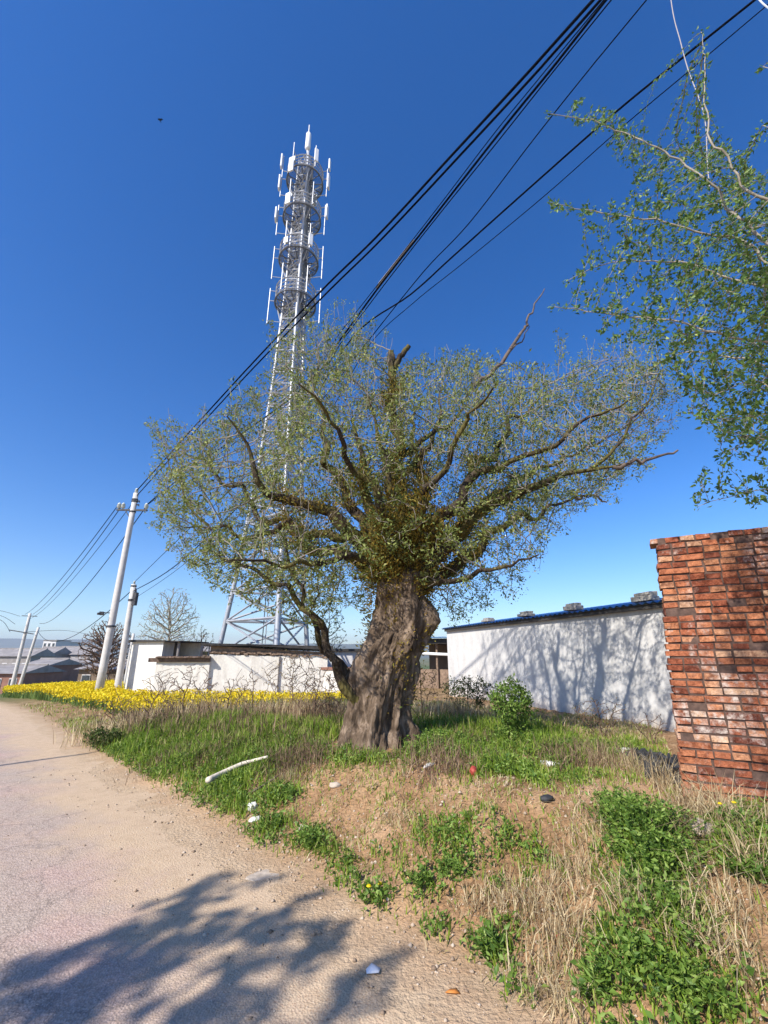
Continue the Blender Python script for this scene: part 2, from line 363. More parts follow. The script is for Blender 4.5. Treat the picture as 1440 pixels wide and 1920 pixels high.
# ------------------------------------------------------------------ tree growing
def unit(v): return v/(np.linalg.norm(v, axis=-1, keepdims=True)+1e-9)
LS = 1.0; WG = 1.0
def skeleton(limbs, step):
    """limbs: list of (points, r0, r1, parent limb index or None). returns pos,parent,minrad"""
    pos = []; par = []; rad = []; ends = []
    for li, (pts, r0, r1, pl) in enumerate(limbs):
        pts = np.array(pts, float)
        # smooth curve through the points
        seg = np.linalg.norm(np.diff(pts, axis=0), axis=1); cum = np.concatenate([[0], np.cumsum(seg)])
        n = max(2, int(cum[-1]/step)+1); q = np.linspace(0, cum[-1], n)
        c = np.stack([np.interp(q, cum, pts[:, k]) for k in range(3)], 1)
        for _ in range(2):
            c[1:-1] = (c[:-2]+2*c[1:-1]+c[2:])/4
        c[1:-1] += rng.normal(0, step*.07, c[1:-1].shape)
        am = WG*min(.16, .03*cum[-1])*np.sin(np.linspace(0, math.pi, n))[:, None]; ph = rng.uniform(0, 6.28, (2, 3)); w1 = rng.uniform(1.6, 2.6)
        c += am*(np.sin(q[:, None]*w1*2+ph[0])*.6+np.sin(q[:, None]*w1*4.3+ph[1])*.45)
        if pl is None or not pos: p0 = -1
        else:
            A = np.array(pos); p0 = int(np.argmin(np.linalg.norm(A-c[0], axis=1)))
        for k in range(n):
            if k == 0 and p0 >= 0: last = p0; continue
            pos.append(c[k]); par.append(p0 if (k == 0) else last); rad.append(LS*(r0+(r1-r0)*(k/(n-1))**.7))
            last = len(pos)-1
    return pos, par, rad
def colonize(pos, par, A, step, kill, infl, iters, bias=(0, 0, .25), jit=.12):
    cap = len(pos)+60000
    Pn = np.zeros((cap, 3)); Pn[:len(pos)] = pos; par = list(par); n = len(pos); nch = np.zeros(cap, int)
    dm = np.full(len(A), 1e9); im = np.zeros(len(A), int); alive = np.ones(len(A), bool)
    def upd(lo, hi):
        for a in range(lo, hi, 256):
            b = min(hi, a+256)
            idx = np.nonzero(alive)[0]
            if len(idx) == 0: return
            D = ((A[idx][:, None]-Pn[None, a:b])**2).sum(-1); j = D.argmin(1); d = np.sqrt(D[np.arange(len(idx)), j])
            k = d < dm[idx]; dm[idx[k]] = d[k]; im[idx[k]] = a+j[k]
    upd(0, n); bias = np.array(bias)
    for it in range(iters):
        act = np.nonzero(alive & (dm < infl))[0]
        if len(act) == 0: break
        src = im[act]; dv = unit(A[act]-Pn[src])
        us, inv = np.unique(src, return_inverse=True)
        sm = np.zeros((len(us), 3)); np.add.at(sm, inv, dv)
        ok = nch[us] < 3; us = us[ok]; sm = sm[ok]
        if len(us) == 0: break
        d = unit(unit(sm)+bias+rng.normal(0, jit, sm.shape))
        newp = Pn[us]+d*step; k = len(us)
        if n+k > cap: break
        Pn[n:n+k] = newp; par += list(us); nch[us] += 1
        upd(n, n+k); n += k
        alive &= ~(dm < kill)
    return Pn[:n], np.array(par)
def radii(par, minr, tip, ex=2.3):
    n = len(par); acc = np.zeros(n); r = np.zeros(n); kids = np.zeros(n, int)
    for i in range(n-1, -1, -1):
        rr = acc[i]**(1/ex) if acc[i] > 0 else tip
        if i < len(minr) and minr[i] > 0: rr = minr[i]
        r[i] = rr
        if par[i] >= 0: acc[par[i]] += rr**ex; kids[par[i]] += 1
    return r, kids
def limb_mesh(name, pos, par, r, sel, mat, parent, lo=4, hi=10, thick=.05):
    """sel: bool per node; draws the segment parent->node"""
    objs = []
    n = len(pos); dirs = np.zeros((n, 3)); fr = np.zeros((n, 3))
    for i in range(n):
        p = par[i]
        if p < 0: d = np.array([0, 0, 1.]); u = np.array([1., 0, 0])
        else:
            d = pos[i]-pos[p]; L = math.sqrt(d[0]**2+d[1]**2+d[2]**2)+1e-9; d = d/L; u = fr[p]
        u = u-d*(u@d); lu = math.sqrt(u@u)
        if lu < .05: u = np.array([.3, .8, .5]); u = u-d*(u@d); lu = math.sqrt(u@u)
        dirs[i] = d; fr[i] = u/lu
    for (k, mask) in ((hi, sel & (r > thick)), (lo, sel & (r <= thick))):
        idx = np.nonzero(mask & (par >= 0))[0]
        if len(idx) == 0: continue
        p = par[idx]; a = np.arange(k)*2*math.pi/k; ca, sa = np.cos(a), np.sin(a)
        w = np.cross(dirs, fr)
        rb = np.where(r[idx] < .6*r[p], r[idx]*1.25, r[p])
        # base ring uses the parent's frame when the limb goes on, its own otherwise
        own = r[idx] < .6*r[p]
        fb = np.where(own[:, None], fr[idx], fr[p]); wb = np.where(own[:, None], w[idx], w[p])
        base = pos[p][:, None]+rb[:, None, None]*(fb[:, None]*ca[None, :, None]+wb[:, None]*sa[None, :, None])
        top = pos[idx][:, None]+r[idx][:, None, None]*(fr[idx][:, None]*ca[None, :, None]+w[idx][:, None]*sa[None, :, None])
        V = np.concatenate([base, top], 1).reshape(-1, 3); m = len(idx)
        b0 = (np.arange(m)*2*k)[:, None]; j = np.arange(k)[None]; j2 = (j+1) % k
        F = np.stack([b0+j, b0+j2, b0+k+j2, b0+k+j], -1).reshape(-1, 4)
        objs.append((V, F))
    V = np.concatenate([o[0] for o in objs]); off = 0; FF = []
    for o in objs: FF.append(o[1]+off); off += len(o[0])
    return mesh_np(name, V, np.concatenate(FF), mat, parent, smooth=True)
def leaves(name, base, dirs, size, mat, parent, tint=None, asp=.45, fold=.18, kind=None):
    n = len(base); d = unit(dirs); q = unit(rng.normal(size=(n, 3))); side = unit(np.cross(d, q)); nrm = np.cross(side, d)
    L = size[:, None]; mid = base+d*L*.45
    V = np.stack([base, mid+side*L*asp*.5+nrm*L*fold*.5, base+d*L-nrm*L*.1, mid-side*L*asp*.5+nrm*L*fold*.5], 1).reshape(-1, 3)
    b0 = (np.arange(n)*4)[:, None]
    F = np.concatenate([b0+np.array([[0, 1, 2]]), b0+np.array([[0, 2, 3]])], 1).reshape(-1, 3)
    if tint is None: tint = rng.random(n)
    o = mesh_np(name, V, F, mat, parent, tint=np.repeat(tint, 2))
    if kind: o['kind'] = kind
    return o
def in_poly(x, y, poly):
    poly = np.array(poly, float); c = np.zeros(len(x), bool); j = len(poly)-1
    for i in range(len(poly)):
        xi, yi = poly[i]; xj, yj = poly[j]
        k = ((yi > y) != (yj > y)) & (x < (xj-xi)*(y-yi)/((yj-yi)+1e-9)+xi); c ^= k; j = i
    return c
def edge_dist(x, y, poly):
    poly = np.array(poly, float); dm = np.full(len(x), 1e9)
    for i in range(len(poly)):
        a = poly[i]; b = poly[(i+1) % len(poly)]; ab = b-a
        t = np.clip(((x-a[0])*ab[0]+(y-a[1])*ab[1])/(ab@ab), 0, 1)
        dm = np.minimum(dm, np.hypot(x-a[0]-t*ab[0], y-a[1]-t*ab[1]))
    return dm
def crown_points(poly, n, d0, depth, soft=110.):
    poly = np.array(poly, float); out = []
    while sum(len(k) for k in out) < n:
        x = rng.uniform(poly[:, 0].min(), poly[:, 0].max(), 4000); y = rng.uniform(poly[:, 1].min(), poly[:, 1].max(), 4000)
        k = in_poly(x, y, poly); x = x[k]; y = y[k]
        e = np.clip(edge_dist(x, y, poly)/soft, 0, 1); z = rng.uniform(-1, 1, len(x))*depth*np.sqrt(e)
        out.append(np.stack([x, y, d0+z], 1))
    A = np.concatenate(out)[:n]
    return np.array([P(*a) for a in A])
# ------------------------------------------------------------------ the old tree
TD = 8.9
base = G(712, 1385); TD = base[1]
old = empty('old_tree', (base[0], base[1], base[2]-.1), 'huge ancient tree with thick burled trunk and wide crown of small young leaves', 'tree')
def L(pts, dd=0., d_base=0.):
    n = len(pts); return [P(x, y, TD+d_base+dd*(k/(n-1))) for k, (x, y) in enumerate(pts)]
trunk_top = (748, 1085)
limbs = [
 (L([(730, 1290), (742, 1180), trunk_top]), .4, .34, None),
 (L([(748, 1100), (700, 1030), (655, 985), (605, 955), (545, 946), (503, 920), (470, 862), (450, 810), (425, 780)], -1.3), .25, .03, 0),
 (L([(735, 1075), (665, 1010), (600, 995), (540, 990), (470, 1000), (400, 992), (335, 985)], 1.0), .17, .025, 0),
 (L([(745, 1095), (710, 1000), (690, 930), (672, 850), (660, 770)], -.5), .27, .05, 0),
 (L([(748, 1085), (745, 1000), (744, 930), (725, 860), (702, 800), (690, 740)], -.9), .17, .04, 0),
 (L([(738, 1040), (735, 930), (742, 850), (738, 780), (735, 720), (733, 660)], .6), .16, .075, 0),
 (L([(741, 862), (790, 832), (835, 798), (862, 770), (890, 722)], .3, .45), .10, .04, 5),
 (L([(765, 1095), (812, 1040), (855, 1000), (905, 962), (970, 918), (1040, 897), (1110, 882), (1180, 868)], -.9), .27, .035, 0),
 (L([(772, 1115), (842, 1072), (900, 1015), (960, 982), (1020, 952), (1080, 935), (1110, 930)], 1.0), .17, .03, 0),
 (L([(755, 1080), (768, 1000), (775, 930), (800, 880), (815, 800), (830, 720)], .8), .22, .03, 0),
 (L([(775, 1075), (825, 985), (878, 900), (930, 830), (985, 770), (1030, 720)], 1.3), .19, .025, 0),
 (L([(735, 1070), (680, 985), (630, 900), (605, 820), (592, 740), (598, 680)], .7), .18, .025, 0),
 (L([(735, 1085), (640, 1040), (560, 1010), (480, 950), (400, 880), (330, 840)], 2.2), .16, .02, 0),
 (L([(760, 1090), (780, 1010), (830, 960), (900, 890), (1000, 850), (1100, 790), (1200, 740)], -1.8), .17, .02, 0),
 (L([(745, 1095), (690, 1050), (600, 1050), (520, 1060), (430, 1050)], -1.9), .12, .02, 0),
 (L([(765, 1110), (830, 1085), (900, 1080), (960, 1060), (1010, 1040)], -1.5), .10, .015, 0),
 (L([(745, 1080), (730, 990), (670, 880), (620, 780), (560, 720)], -2.4), .15, .02, 0),
 (L([(755, 1080), (790, 960), (830, 860), (900, 760), (930, 720)], -2.2), .15, .02, 0),
 (L([(750, 1070), (745, 980), (760, 890), (780, 790), (760, 720)], 2.6), .15, .02, 0),
 (L([(765, 1080), (850, 1000), (960, 900), (1080, 850), (1180, 800)], 2.4), .15, .02, 0),
 (L([(400, 992), (360, 960), (330, 900), (310, 850)], .2, .9), .04, .012, 2),
 (L([(1110, 882), (1170, 820), (1210, 760), (1235, 700)], .1, -.8), .04, .012, 7),
]
nL = len(limbs)
side = [
 (L([(700, 1352), (665, 1315), (646, 1280), (622, 1225), (596, 1175), (566, 1128), (525, 1092), (470, 1066), (420, 1050)], -.6, -.2), .10, .02, None),
 (L([(705, 1330), (668, 1300), (640, 1255), (606, 1205), (584, 1160), (560, 1110), (545, 1060), (535, 1010)], -.2, -.1), .08, .02, None),
]
crown = [(282, 800), (300, 870), (285, 940), (305, 1010), (350, 1060), (430, 1105), (520, 1100), (600, 1140), (680, 1150), (735, 1090), (805, 1120), (850, 1165), (930, 1130), (1000, 1075),
         (1050, 985), (1130, 935), (1200, 880), (1262, 780), (1255, 700), (1200, 650), (1120, 670), (1040, 700), (960, 690), (880, 640), (800, 640), (740, 665), (700, 600), (640, 568), (590, 600), (530, 610), (500, 690), (430, 735), (350, 775)]
LS = .78
pos, par, minr = skeleton([(a_, b_, c_ if k_ == 5 else min(c_, .011), d_) for k_, (a_, b_, c_, d_) in enumerate(limbs)], .14); LS = 1.0
crown = [(x, y+(30 if y < 830 and k > 22 else 0)) for k, (x, y) in enumerate(crown)]
A = crown_points(crown, 9800, TD+.9, 2.7, 90)
A = A[rng.random(len(A)) < .45+.75*(wob(A[:, 0]*1.0+3, A[:, 2]+A[:, 1]*.7, 1.9, 2.) > -.45)]; A += rng.normal(0, .10, A.shape)
pos, par = colonize(pos, par, A, .115, .14, 1.6, 130, bias=(0, -.02, .22))
# straight upright shoots
cand = np.nonzero((np.arange(len(pos)) > len(minr)) & (pos[:, 2] > 3.6))[0]; ii = rng.choice(cand, 1100); P_ = list(pos); par = list(par)
c0_ = np.array([pos[0][0], TD, 2.5])
for k in ii:
    d = unit(unit(pos[k]-c0_)*.55+np.array([0, 0, 1.0])+rng.normal(0, .22, 3)); n_ = rng.integers(2, 7); last = k; q = pos[k].copy(); st_ = .115
    for _ in range(n_): d = unit(d+rng.normal(0, .05, 3)+[0, 0, .04]); q = q+d*st_; P_.append(q.copy()); par.append(last); last = len(P_)-1
pos = np.array(P_); par = np.array(par)
nlimb = len(minr); r, kids = radii(par, minr, .0040, 2.45)
isl = np.zeros(len(pos), bool); isl[:nlimb] = True
big = isl | (r > .026)
limb_mesh('limbs', pos, par, r, big, M['limb'], old, lo=6, hi=12)
limb_mesh('twigs', pos, par, r, ~big, M['twig'], old, lo=3, hi=5)
thin = np.nonzero((r < .010) & (~isl))[0]; tips = np.nonzero((kids == 0))[0]
def put_leaves(idx_thin, idx_tips, pos, par, kt, kn, s0, s1, jit):
    ii = np.concatenate([np.repeat(idx_tips, kt), rng.choice(idx_thin, kn)])
    d = unit(pos[ii]-pos[np.maximum(par[ii], 0)])+rng.normal(0, .75, (len(ii), 3))+np.array([0, 0, .15])
    b = pos[ii]+rng.normal(0, jit, (len(ii), 3)); return b, d, rng.uniform(s0, s1, len(ii))
cw = np.clip(.55+.9*wob(pos[:, 0]+pos[:, 1]*.6, pos[:, 2], 2.1, .3), .08, 1.5); tips = tips[rng.random(len(tips)) < cw[tips]]; thin = thin[rng.random(len(thin)) < cw[thin]]
b, d, s = put_leaves(thin, tips, pos, par, 13, 72000, .026, .070, .045)
ctr = np.array(P(740, 900, TD)); tint = np.clip(.48+.22*wob(b[:, 0]+b[:, 1], b[:, 2], 1.1)+rng.normal(0, .2, len(b)), 0, 1)
leaves('foliage', b, d, s, M['leaf'], old, tint)
# ochre and green shoot clumps hugging the inner limbs
li = np.nonzero(isl & (r > .06))[0]; w_ = np.array([max(0., 1-abs(pos[k][0]-ctr[0]+.35)/2.3) for k in li]); w_ *= np.array([1. if pos[k][2] < 6.6 else .35 for k in li])
cl = wob(pos[li, 0]*1.0, pos[li, 2], 2.2, 1.) > -.25; w_ = w_*cl; w_ /= w_.sum()
def shoots(name, n, mat, ph, s0=.03, s1=.075):
    ii = rng.choice(li, n, p=w_); an = unit(rng.normal(size=(n, 3))); b = pos[ii]+an*(r[ii]*1.02+rng.exponential(.07, n))[:, None]+rng.normal(0, .05, (n, 3))
    leaves(name, b, an+np.array([0, 0, .6]), rng.uniform(s0, s1, n), mat, old, asp=.4)
shoots('ochre_shoots', 38000, M['moss'], 0.); shoots('green_shoots', 9000, M['ivy'], 2.)
# clumps on the outer right limb
ii = np.nonzero(isl & (r > .045) & (pos[:, 0] > ctr[0]+1.0))[0]; ii = rng.choice(ii, 4200); an = unit(rng.normal(size=(len(ii), 3)))
leaves('limb_shoots', pos[ii]+an*(r[ii]+rng.exponential(.05, len(ii)))[:, None], an+np.array([0, 0, .5]), rng.uniform(.03, .06, len(ii)), M['ivy'], old)
# side stems from the root
sp, spar, smin = skeleton([side[0]], .12)
b1, b1p, _ = skeleton([side[1]], .12)
off = len(sp); sp = sp+b1; spar = spar+[(k+off if k >= 0 else -1) for k in b1p]; smin = smin+_
A = crown_points([(400, 1000), (560, 980), (640, 1060), (640, 1150), (560, 1190), (500, 1150), (400, 1110), (340, 1060)], 700, TD-.7, 1.3)
sp, spar = colonize(sp, spar, A, .12, .17, 1.2, 60); sr, sk = radii(spar, smin, .004)
limb_mesh('side_stems', sp, spar, sr, np.ones(len(sp), bool), M['limb'], old, lo=5, hi=10)
b, d, s = put_leaves(np.nonzero(sr < .012)[0], np.nonzero(sk == 0)[0], sp, spar, 5, 4200, .03, .06, .03)
leaves('stem_foliage', b, d, s, M['leaf'], old)
ut = rng.uniform(.9, 3.1, 5200); an = rng.uniform(0, 6.283, 5200); nzz = wob(an*1.3, ut, 3.); kk_ = nzz+(ut-1.6)*.5 > -.05; ut = ut[kk_]; an = an[kk_]
rt_ = .50-.05*ut+rng.exponential(.04, len(ut)); bx = P(748, 1150, TD)[0]+np.where(ut < 1.3, -.1, 0)
bb_ = np.stack([bx+np.cos(an)*rt_, TD+np.sin(an)*rt_, base[2]+ut], 1); leaves('trunk_shoots', bb_, np.stack([np.cos(an), np.sin(an), .5+0*an], 1)+rng.normal(0, .5, (len(an), 3)), rng.uniform(.03, .07, len(an)), M['moss'], old, asp=.4)
# trunk: lofted rings with buttress, burls and folds
zs = np.linspace(-.35, 1, 80); ns = 150; cpx = np.array([(703, 1400), (706, 1340), (715, 1285), (728, 1230), (748, 1180), (748, 1120), (750, 1060)], float)
c3 = np.array([P(x, y, TD) for x, y in cpx]); z0, z1 = base[2]-.3, c3[-1][2]+.05
V = []; NZ = 170; zz = np.linspace(z0, z1, NZ)
for z in zz:
    h = z-base[2]; cx = np.interp(z, c3[:, 2], c3[:, 0])
    R = np.interp(h, [-.3, 0, .25, .6, 1.0, 1.35, 1.7, 2.1, 2.5, 3.0], [.64, .54, .45, .41, .39, .385, .36, .33, .31, .25])*(1-.75*sst(z1-.35, z1, z)**2)
    for k in range(ns):
        a = 2*math.pi*k/ns; ca, sa = math.cos(a), math.sin(a)
        f = 1+.10*math.cos(3*a+.5+h*.5)+.07*math.cos(5*a+1.2-h*.8)+.04*math.cos(9*a+2+h)
        f += .22*max(0, .35-h)*max(0, math.cos(4*a+.8))
        p = Vector((ca*1.4, sa*1.4, z*1.1)); f += .20*mnoise.noise(p*1.5)+.12*mnoise.noise(p*3.7)+.06*mnoise.noise(p*9)
        q_ = Vector((ca*5+h*.8, sa*5, h*1.5)); f -= .085*max(0, 1-4.*abs(mnoise.noise(q_)))+.05*max(0, 1-4.*abs(mnoise.noise(q_*2.3)))
        for (ba, bh, bs, ww) in ((-.15, 1.62, .48, .26), (-2.9, .75, .25, .16), (-.9, 1.25, .22, .14), (-2.0, 2.0, .25, .16), (-.3, 2.3, .3, .16), (-2.2, 1.15, .16, .25), (-1.2, 1.75, .16, .2), (3.3, 1.0, .14, .3), (-.5, .9, .12, .25), (-1.6, .55, .10, .22), (-2.7, 1.5, .12, .2), (-1.0, 2.3, .12, .25)):
            da = (a-ba+math.pi) % (2*math.pi)-math.pi; f += bs*math.exp(-((da/.5)**2+((h-bh)/ww)**2))*1.3
        V.append((cx+ca*R*f, TD+sa*R*f, z))
V = np.array(V); i = (np.arange(NZ-1)[:, None]*ns+np.arange(ns)[None]); j = (np.arange(NZ-1)[:, None]*ns+(np.arange(ns)[None]+1) % ns)
F = np.stack([i, j, j+ns, i+ns], -1).reshape(-1, 4); top = np.arange((NZ-1)*ns, NZ*ns)[None]
mesh_np('trunk', V, [F, top], M['bark'], old, smooth=True)
# dead, leafless branches
def stick(name, pts, r0, r1, mat, parent, n=8, jit=.02):
    p2 = []; pts = [np.array(q, float) for q in pts]
    for a, b in zip(pts[:-1], pts[1:]):
        for k in range(4): p2.append(a+(b-a)*k/4+(rng.normal(0, jit, 3) if (k or len(p2)) else 0))
    p2.append(pts[-1]); m = MB(); N = len(p2)
    m.tube(p2, [r0+(r1-r0)*k/(N-1) for k in range(N)], n); return m.build(name, mat, parent, True)
stick('dead_branch', L([(888, 722), (920, 702), (958, 657), (985, 615), (990, 600), (1005, 570), (1021, 541)], .2, .75), .05, .009, M['dead'], old)
stick('dead_branch', L([(958, 657), (978, 640), (993, 612)], .1, .85), .02, .008, M['dead'], old)
stick('dead_branch', L([(733, 665), (736, 700), (750, 672), (767, 648)], .0, .6), .07, .05, M['limb'], old)
stick('dead_branch', L([(1150, 876), (1190, 868), (1230, 857), (1271, 844)], .0, -.85), .035, .014, M['dead'], old)
stick('dead_branch', L([(1080, 934), (1105, 926), (1125, 936), (1138, 942)], .0, .95), .03, .012, M['dead'], old)
# ------------------------------------------------------------------ the tree on the right edge
rt = empty('roadside_tree', (4.7, 1.5, .3), 'leafy elm like tree reaching in from the right edge above the brick wall', 'tree')
RD = 3.1
def Lr(pts, d0, d1):
    n = len(pts); return [P(x, y, d0+(d1-d0)*k/(n-1)) for k, (x, y) in enumerate(pts)]
tb = np.array([4.7, 1.5, .2]); tm = np.array([4.5, 1.75, 2.6]); tt_ = np.array([4.2, 2.1, 4.2])
rl = [([tb, tm, tt_, [3.7, 2.3, 5.6]], .17, .07, None),
 ([tm+[-.05, .08, .8]]+Lr([(1440, 470), (1400, 415), (1340, 350), (1250, 292), (1180, 245), (1120, 228), (1030, 213)], 2.7, 3.1), .05, .006, 0),
 ([tt_]+Lr([(1440, 500), (1400, 440), (1290, 432), (1200, 412), (1130, 397), (1032, 380)], 3.0, 3.5), .045, .006, 0),
 ([tm+[-.05, .08, .6]]+Lr([(1440, 642), (1330, 620), (1260, 607), (1200, 595), (1040, 575)], 2.8, 3.3), .045, .006, 0),
 ([tm+[-.05, .08, .7]]+Lr([(1440, 545), (1300, 495), (1180, 486), (1105, 500), (1062, 528)], 2.9, 3.7), .04, .006, 0),
 ([tm]+Lr([(1440, 690), (1370, 668), (1290, 655), (1220, 690), (1160, 720)], 3.1, 4.2), .04, .006, 0),
 ([tm-[0, 0, .3]]+Lr([(1440, 830), (1380, 815), (1320, 790), (1290, 770)], 3.0, 3.6), .035, .006, 0),
 ([tm-[0, 0, .6]]+Lr([(1440, 915), (1390, 925), (1350, 938), (1308, 950)], 3.2, 3.4), .02, .004, 0),
 ([tt_]+Lr([(1440, 380), (1380, 330), (1320, 260), (1330, 200), (1320, 120), (1315, 60)], 2.5, 2.6), .035, .005, 0),
 ([tt_]+Lr([(1500, 300), (1460, 255), (1430, 235)], 2.3, 2.5), .03, .005, 0),
 ([[3.7, 2.3, 5.6]]+Lr([(1520, 200), (1460, 140), (1430, 125)], 2.0, 2.2), .03, .005, 0),
 ([tm]+Lr([(1540, 800), (1480, 760), (1420, 700), (1380, 720), (1340, 740)], 2.7, 3.0), .035, .006, 0),
 ([tm-[0, 0, .6], [3.9, 2.2, 2.7], [3.4, 2.0, 3.3], [2.9, 1.6, 3.9], [2.4, 1.3, 4.5]], .05, .01, 0),
 ([tm, [3.8, 1.6, 3.6], [3.1, 1.2, 4.1], [2.3, 1.0, 4.9]], .05, .01, 0),
 ([tt_, [3.2, .9, 5.3], [1.8, .4, 5.9], [.6, .2, 6.0], [-.3, .5, 5.7]], .07, .015, 0),  # overhead limb out of view, added to carry the canopy that shades the wall
 ([[3.2, .9, 5.3], [1.6, -.4, 5.2], [.3, -.5, 5.0]], .05, .01, 0),
]
LS = .55; WG = .25
rp, rpar, rmin = skeleton(rl, .09); LS = 1.0; WG = 1.0
polyR = [(1500, 280), (1440, 330), (1400, 300), (1370, 250), (1300, 250), (1260, 290), (1180, 210), (1100, 185), (1025, 205), (1080, 250), (1200, 330), (1130, 380), (1040, 370), (1030, 390), (1130, 440), (1090, 500), (1070, 545), (1130, 560), (1035, 570),
         (1100, 605), (1160, 650), (1230, 640), (1260, 720), (1310, 740), (1300, 780), (1360, 830), (1440, 840), (1520, 840)]
def dens_points(poly, n, d0, dep):
    A = []
    while len(A) < n:
        x = rng.uniform(1020, 1520); y = rng.uniform(170, 850)
        if not in_poly(np.array([x]), np.array([y]), poly)[0]: continue
        if rng.random() > .22+.78*sst(1080, 1420, x)*(1-.6*sst(500, 180, y) if y < 500 else 1): continue
        A.append(P(x, y, d0+rng.uniform(-dep, dep)*(.25+.75*sst(1080, 1380, x))))
    return np.array(A)
A = np.concatenate([dens_points(polyR, 2500, 3.2, .85), np.array([P(rng.uniform(1310, 1500), rng.uniform(850, 950)+0*k, rng.uniform(3, 3.4)) for k in range(70)])])
A2 = np.stack([rng.uniform(2.0, 4.6, 700), rng.uniform(.2, 2.2, 700), rng.uniform(3.6, 6.2, 700)], 1)
_w = G(1285, 1500); _d = unit(np.array([.875, -.484])); nn_ = 5200; uu = .45+rng.random(nn_)*2.6; zz_ = rng.uniform(-.3, 2.7, nn_); kk_ = uu > .95+.22*np.sin(zz_*3.1)+.25*np.sin(zz_*7.+uu*5)-.5*(rng.random(nn_) < .15)
B_ = np.stack([_w[0]+_d[0]*uu, _w[1]+_d[1]*uu, _w[2]+zz_], 1)[kk_]; B_ = B_+np.array(sd)*rng.uniform(5.4, 7.6, len(B_))[:, None]; A2 = np.concatenate([A2, B_])
vv = (A2[:, 2]-EYE); # unseen canopy added to shade the brick wall; keep it out of the camera's view
Fc = A2[:, 1]*CP+vv*SP; Uc = vv*CP-A2[:, 1]*SP
inside = (np.abs(A2[:, 0]/np.maximum(Fc, .01)) < .90) & (np.abs(Uc/np.maximum(Fc, .01)) < 1.22) & (Fc > 0)
A2 = A2[~inside]
rp, rpar = colonize(rp, rpar, np.concatenate([A, A2]), .07, .09, 1.0, 90, bias=(-.12, .05, .02), jit=.08); rr, rk = radii(rpar, rmin, .0017, 2.4)
limb_mesh('branches', rp, rpar, rr, rr > 0, M['palebark'], rt, lo=5, hi=12, thick=.02)
b, d, s = put_leaves(np.nonzero(rr < .007)[0], np.nonzero(rk == 0)[0], rp, rpar, 7, 50000, .020, .052, .018)
leaves('foliage', b, d, s, M['leaf_r'], rt, np.clip(.45+rng.normal(0, .25, len(b)), 0, 1), asp=.5)
# ------------------------------------------------------------------ the tree whose shadow lies on the road
def simple_tree(name, base, limbs, A, step, kill, infl, label, cat, mats, tip=.004, leaf=None, bias=(0, 0, .2), group=None, thin=0, lthin=.012):
    e = empty(name, base, label, cat, group)
    p, q, m = skeleton(limbs, step); p, q = colonize(p, q, A, step, kill, infl, 90, bias=bias); rr, kk = radii(q, m, tip)
    limb_mesh('branches', p, q, rr, rr > thin, mats[0], e, lo=5, hi=8)
    if (rr <= thin).sum() > 3: limb_mesh('twigs', p, q, rr, rr <= thin, mats[1], e, lo=3, hi=4)
    if leaf:
        mt, kt, kn, s0, s1 = leaf; b, d, s = put_leaves(np.nonzero(rr < (lthin or thin))[0], np.nonzero(kk == 0)[0], p, q, kt, kn, s0, s1, .03)
        leaves('foliage', b, d, s, mt, e)
    return e
def ell(c, rad, n):
    u = unit(rng.normal(size=(n, 3)))*rng.random(n)[:, None]**.45; return np.array(c)+u*np.array(rad)
sh = -np.array(sd)                      # light travels this way
def lift(px, py, z):                    # the point at height z whose shadow falls on the ground seen at (px,py)
    g = G(px, py); k = (z-g[2])/(-sh[2]); return g-sh*k
sb = np.array([-5.6, -2.6, 0.])
targets = []
A = []; shl = []
for ln_, hh_ in (([(-60, 1975), (110, 1880), (250, 1785), (345, 1715), (405, 1672)], 5.0), ([(20, 2000), (180, 1880), (300, 1790), (400, 1740)], 4.7), ([(-80, 1890), (60, 1830), (150, 1780)], 5.3),
                 ([(230, 1990), (330, 1900), (440, 1830), (545, 1700)], 4.6), ([(420, 1990), (520, 1880), (570, 1790), (600, 1740)], 4.5), ([(560, 1990), (620, 1900), (672, 1830)], 4.4), ([(-80, 1990), (60, 1920), (180, 1830)], 5.1)):
    pl = np.array([lift(x, y, hh_) for x, y in ln_]); shl.append(pl); cum = np.concatenate([[0], np.cumsum(np.linalg.norm(np.diff(pl, axis=0), axis=1))])
    for _ in range(int(cum[-1]*(42 if hh_ > 4.55 else 20))):
        q = rng.random()*cum[-1]; c = np.array([np.interp(q, cum, pl[:, k]) for k in range(3)]); A.append(c+rng.normal(0, [.13, .13, .16]))
A = np.array(A); mid = A.mean(0)
print('shadow tree crown', A.min(0), A.max(0))
simple_tree('roadside_tree', sb, [([sb, sb+[.2, .2, 2.2], (sb+[0.4, .5, 3.4]), mid-[1.2, 1.2, .3]]+list(shl[0]), .2, .015, None)]+[([sb+[.3, .3, 2.8]]+list(q_), .05, .008, 0) for q_ in shl[1:]],
   A, .10, .12, 1.2, 'tree behind the viewer on the left, known only by its leafy shadow on the road', 'tree', (M['limb'], M['twig']), tip=.005, leaf=(M['leaf_r'], 8, 5200, .05, .08))
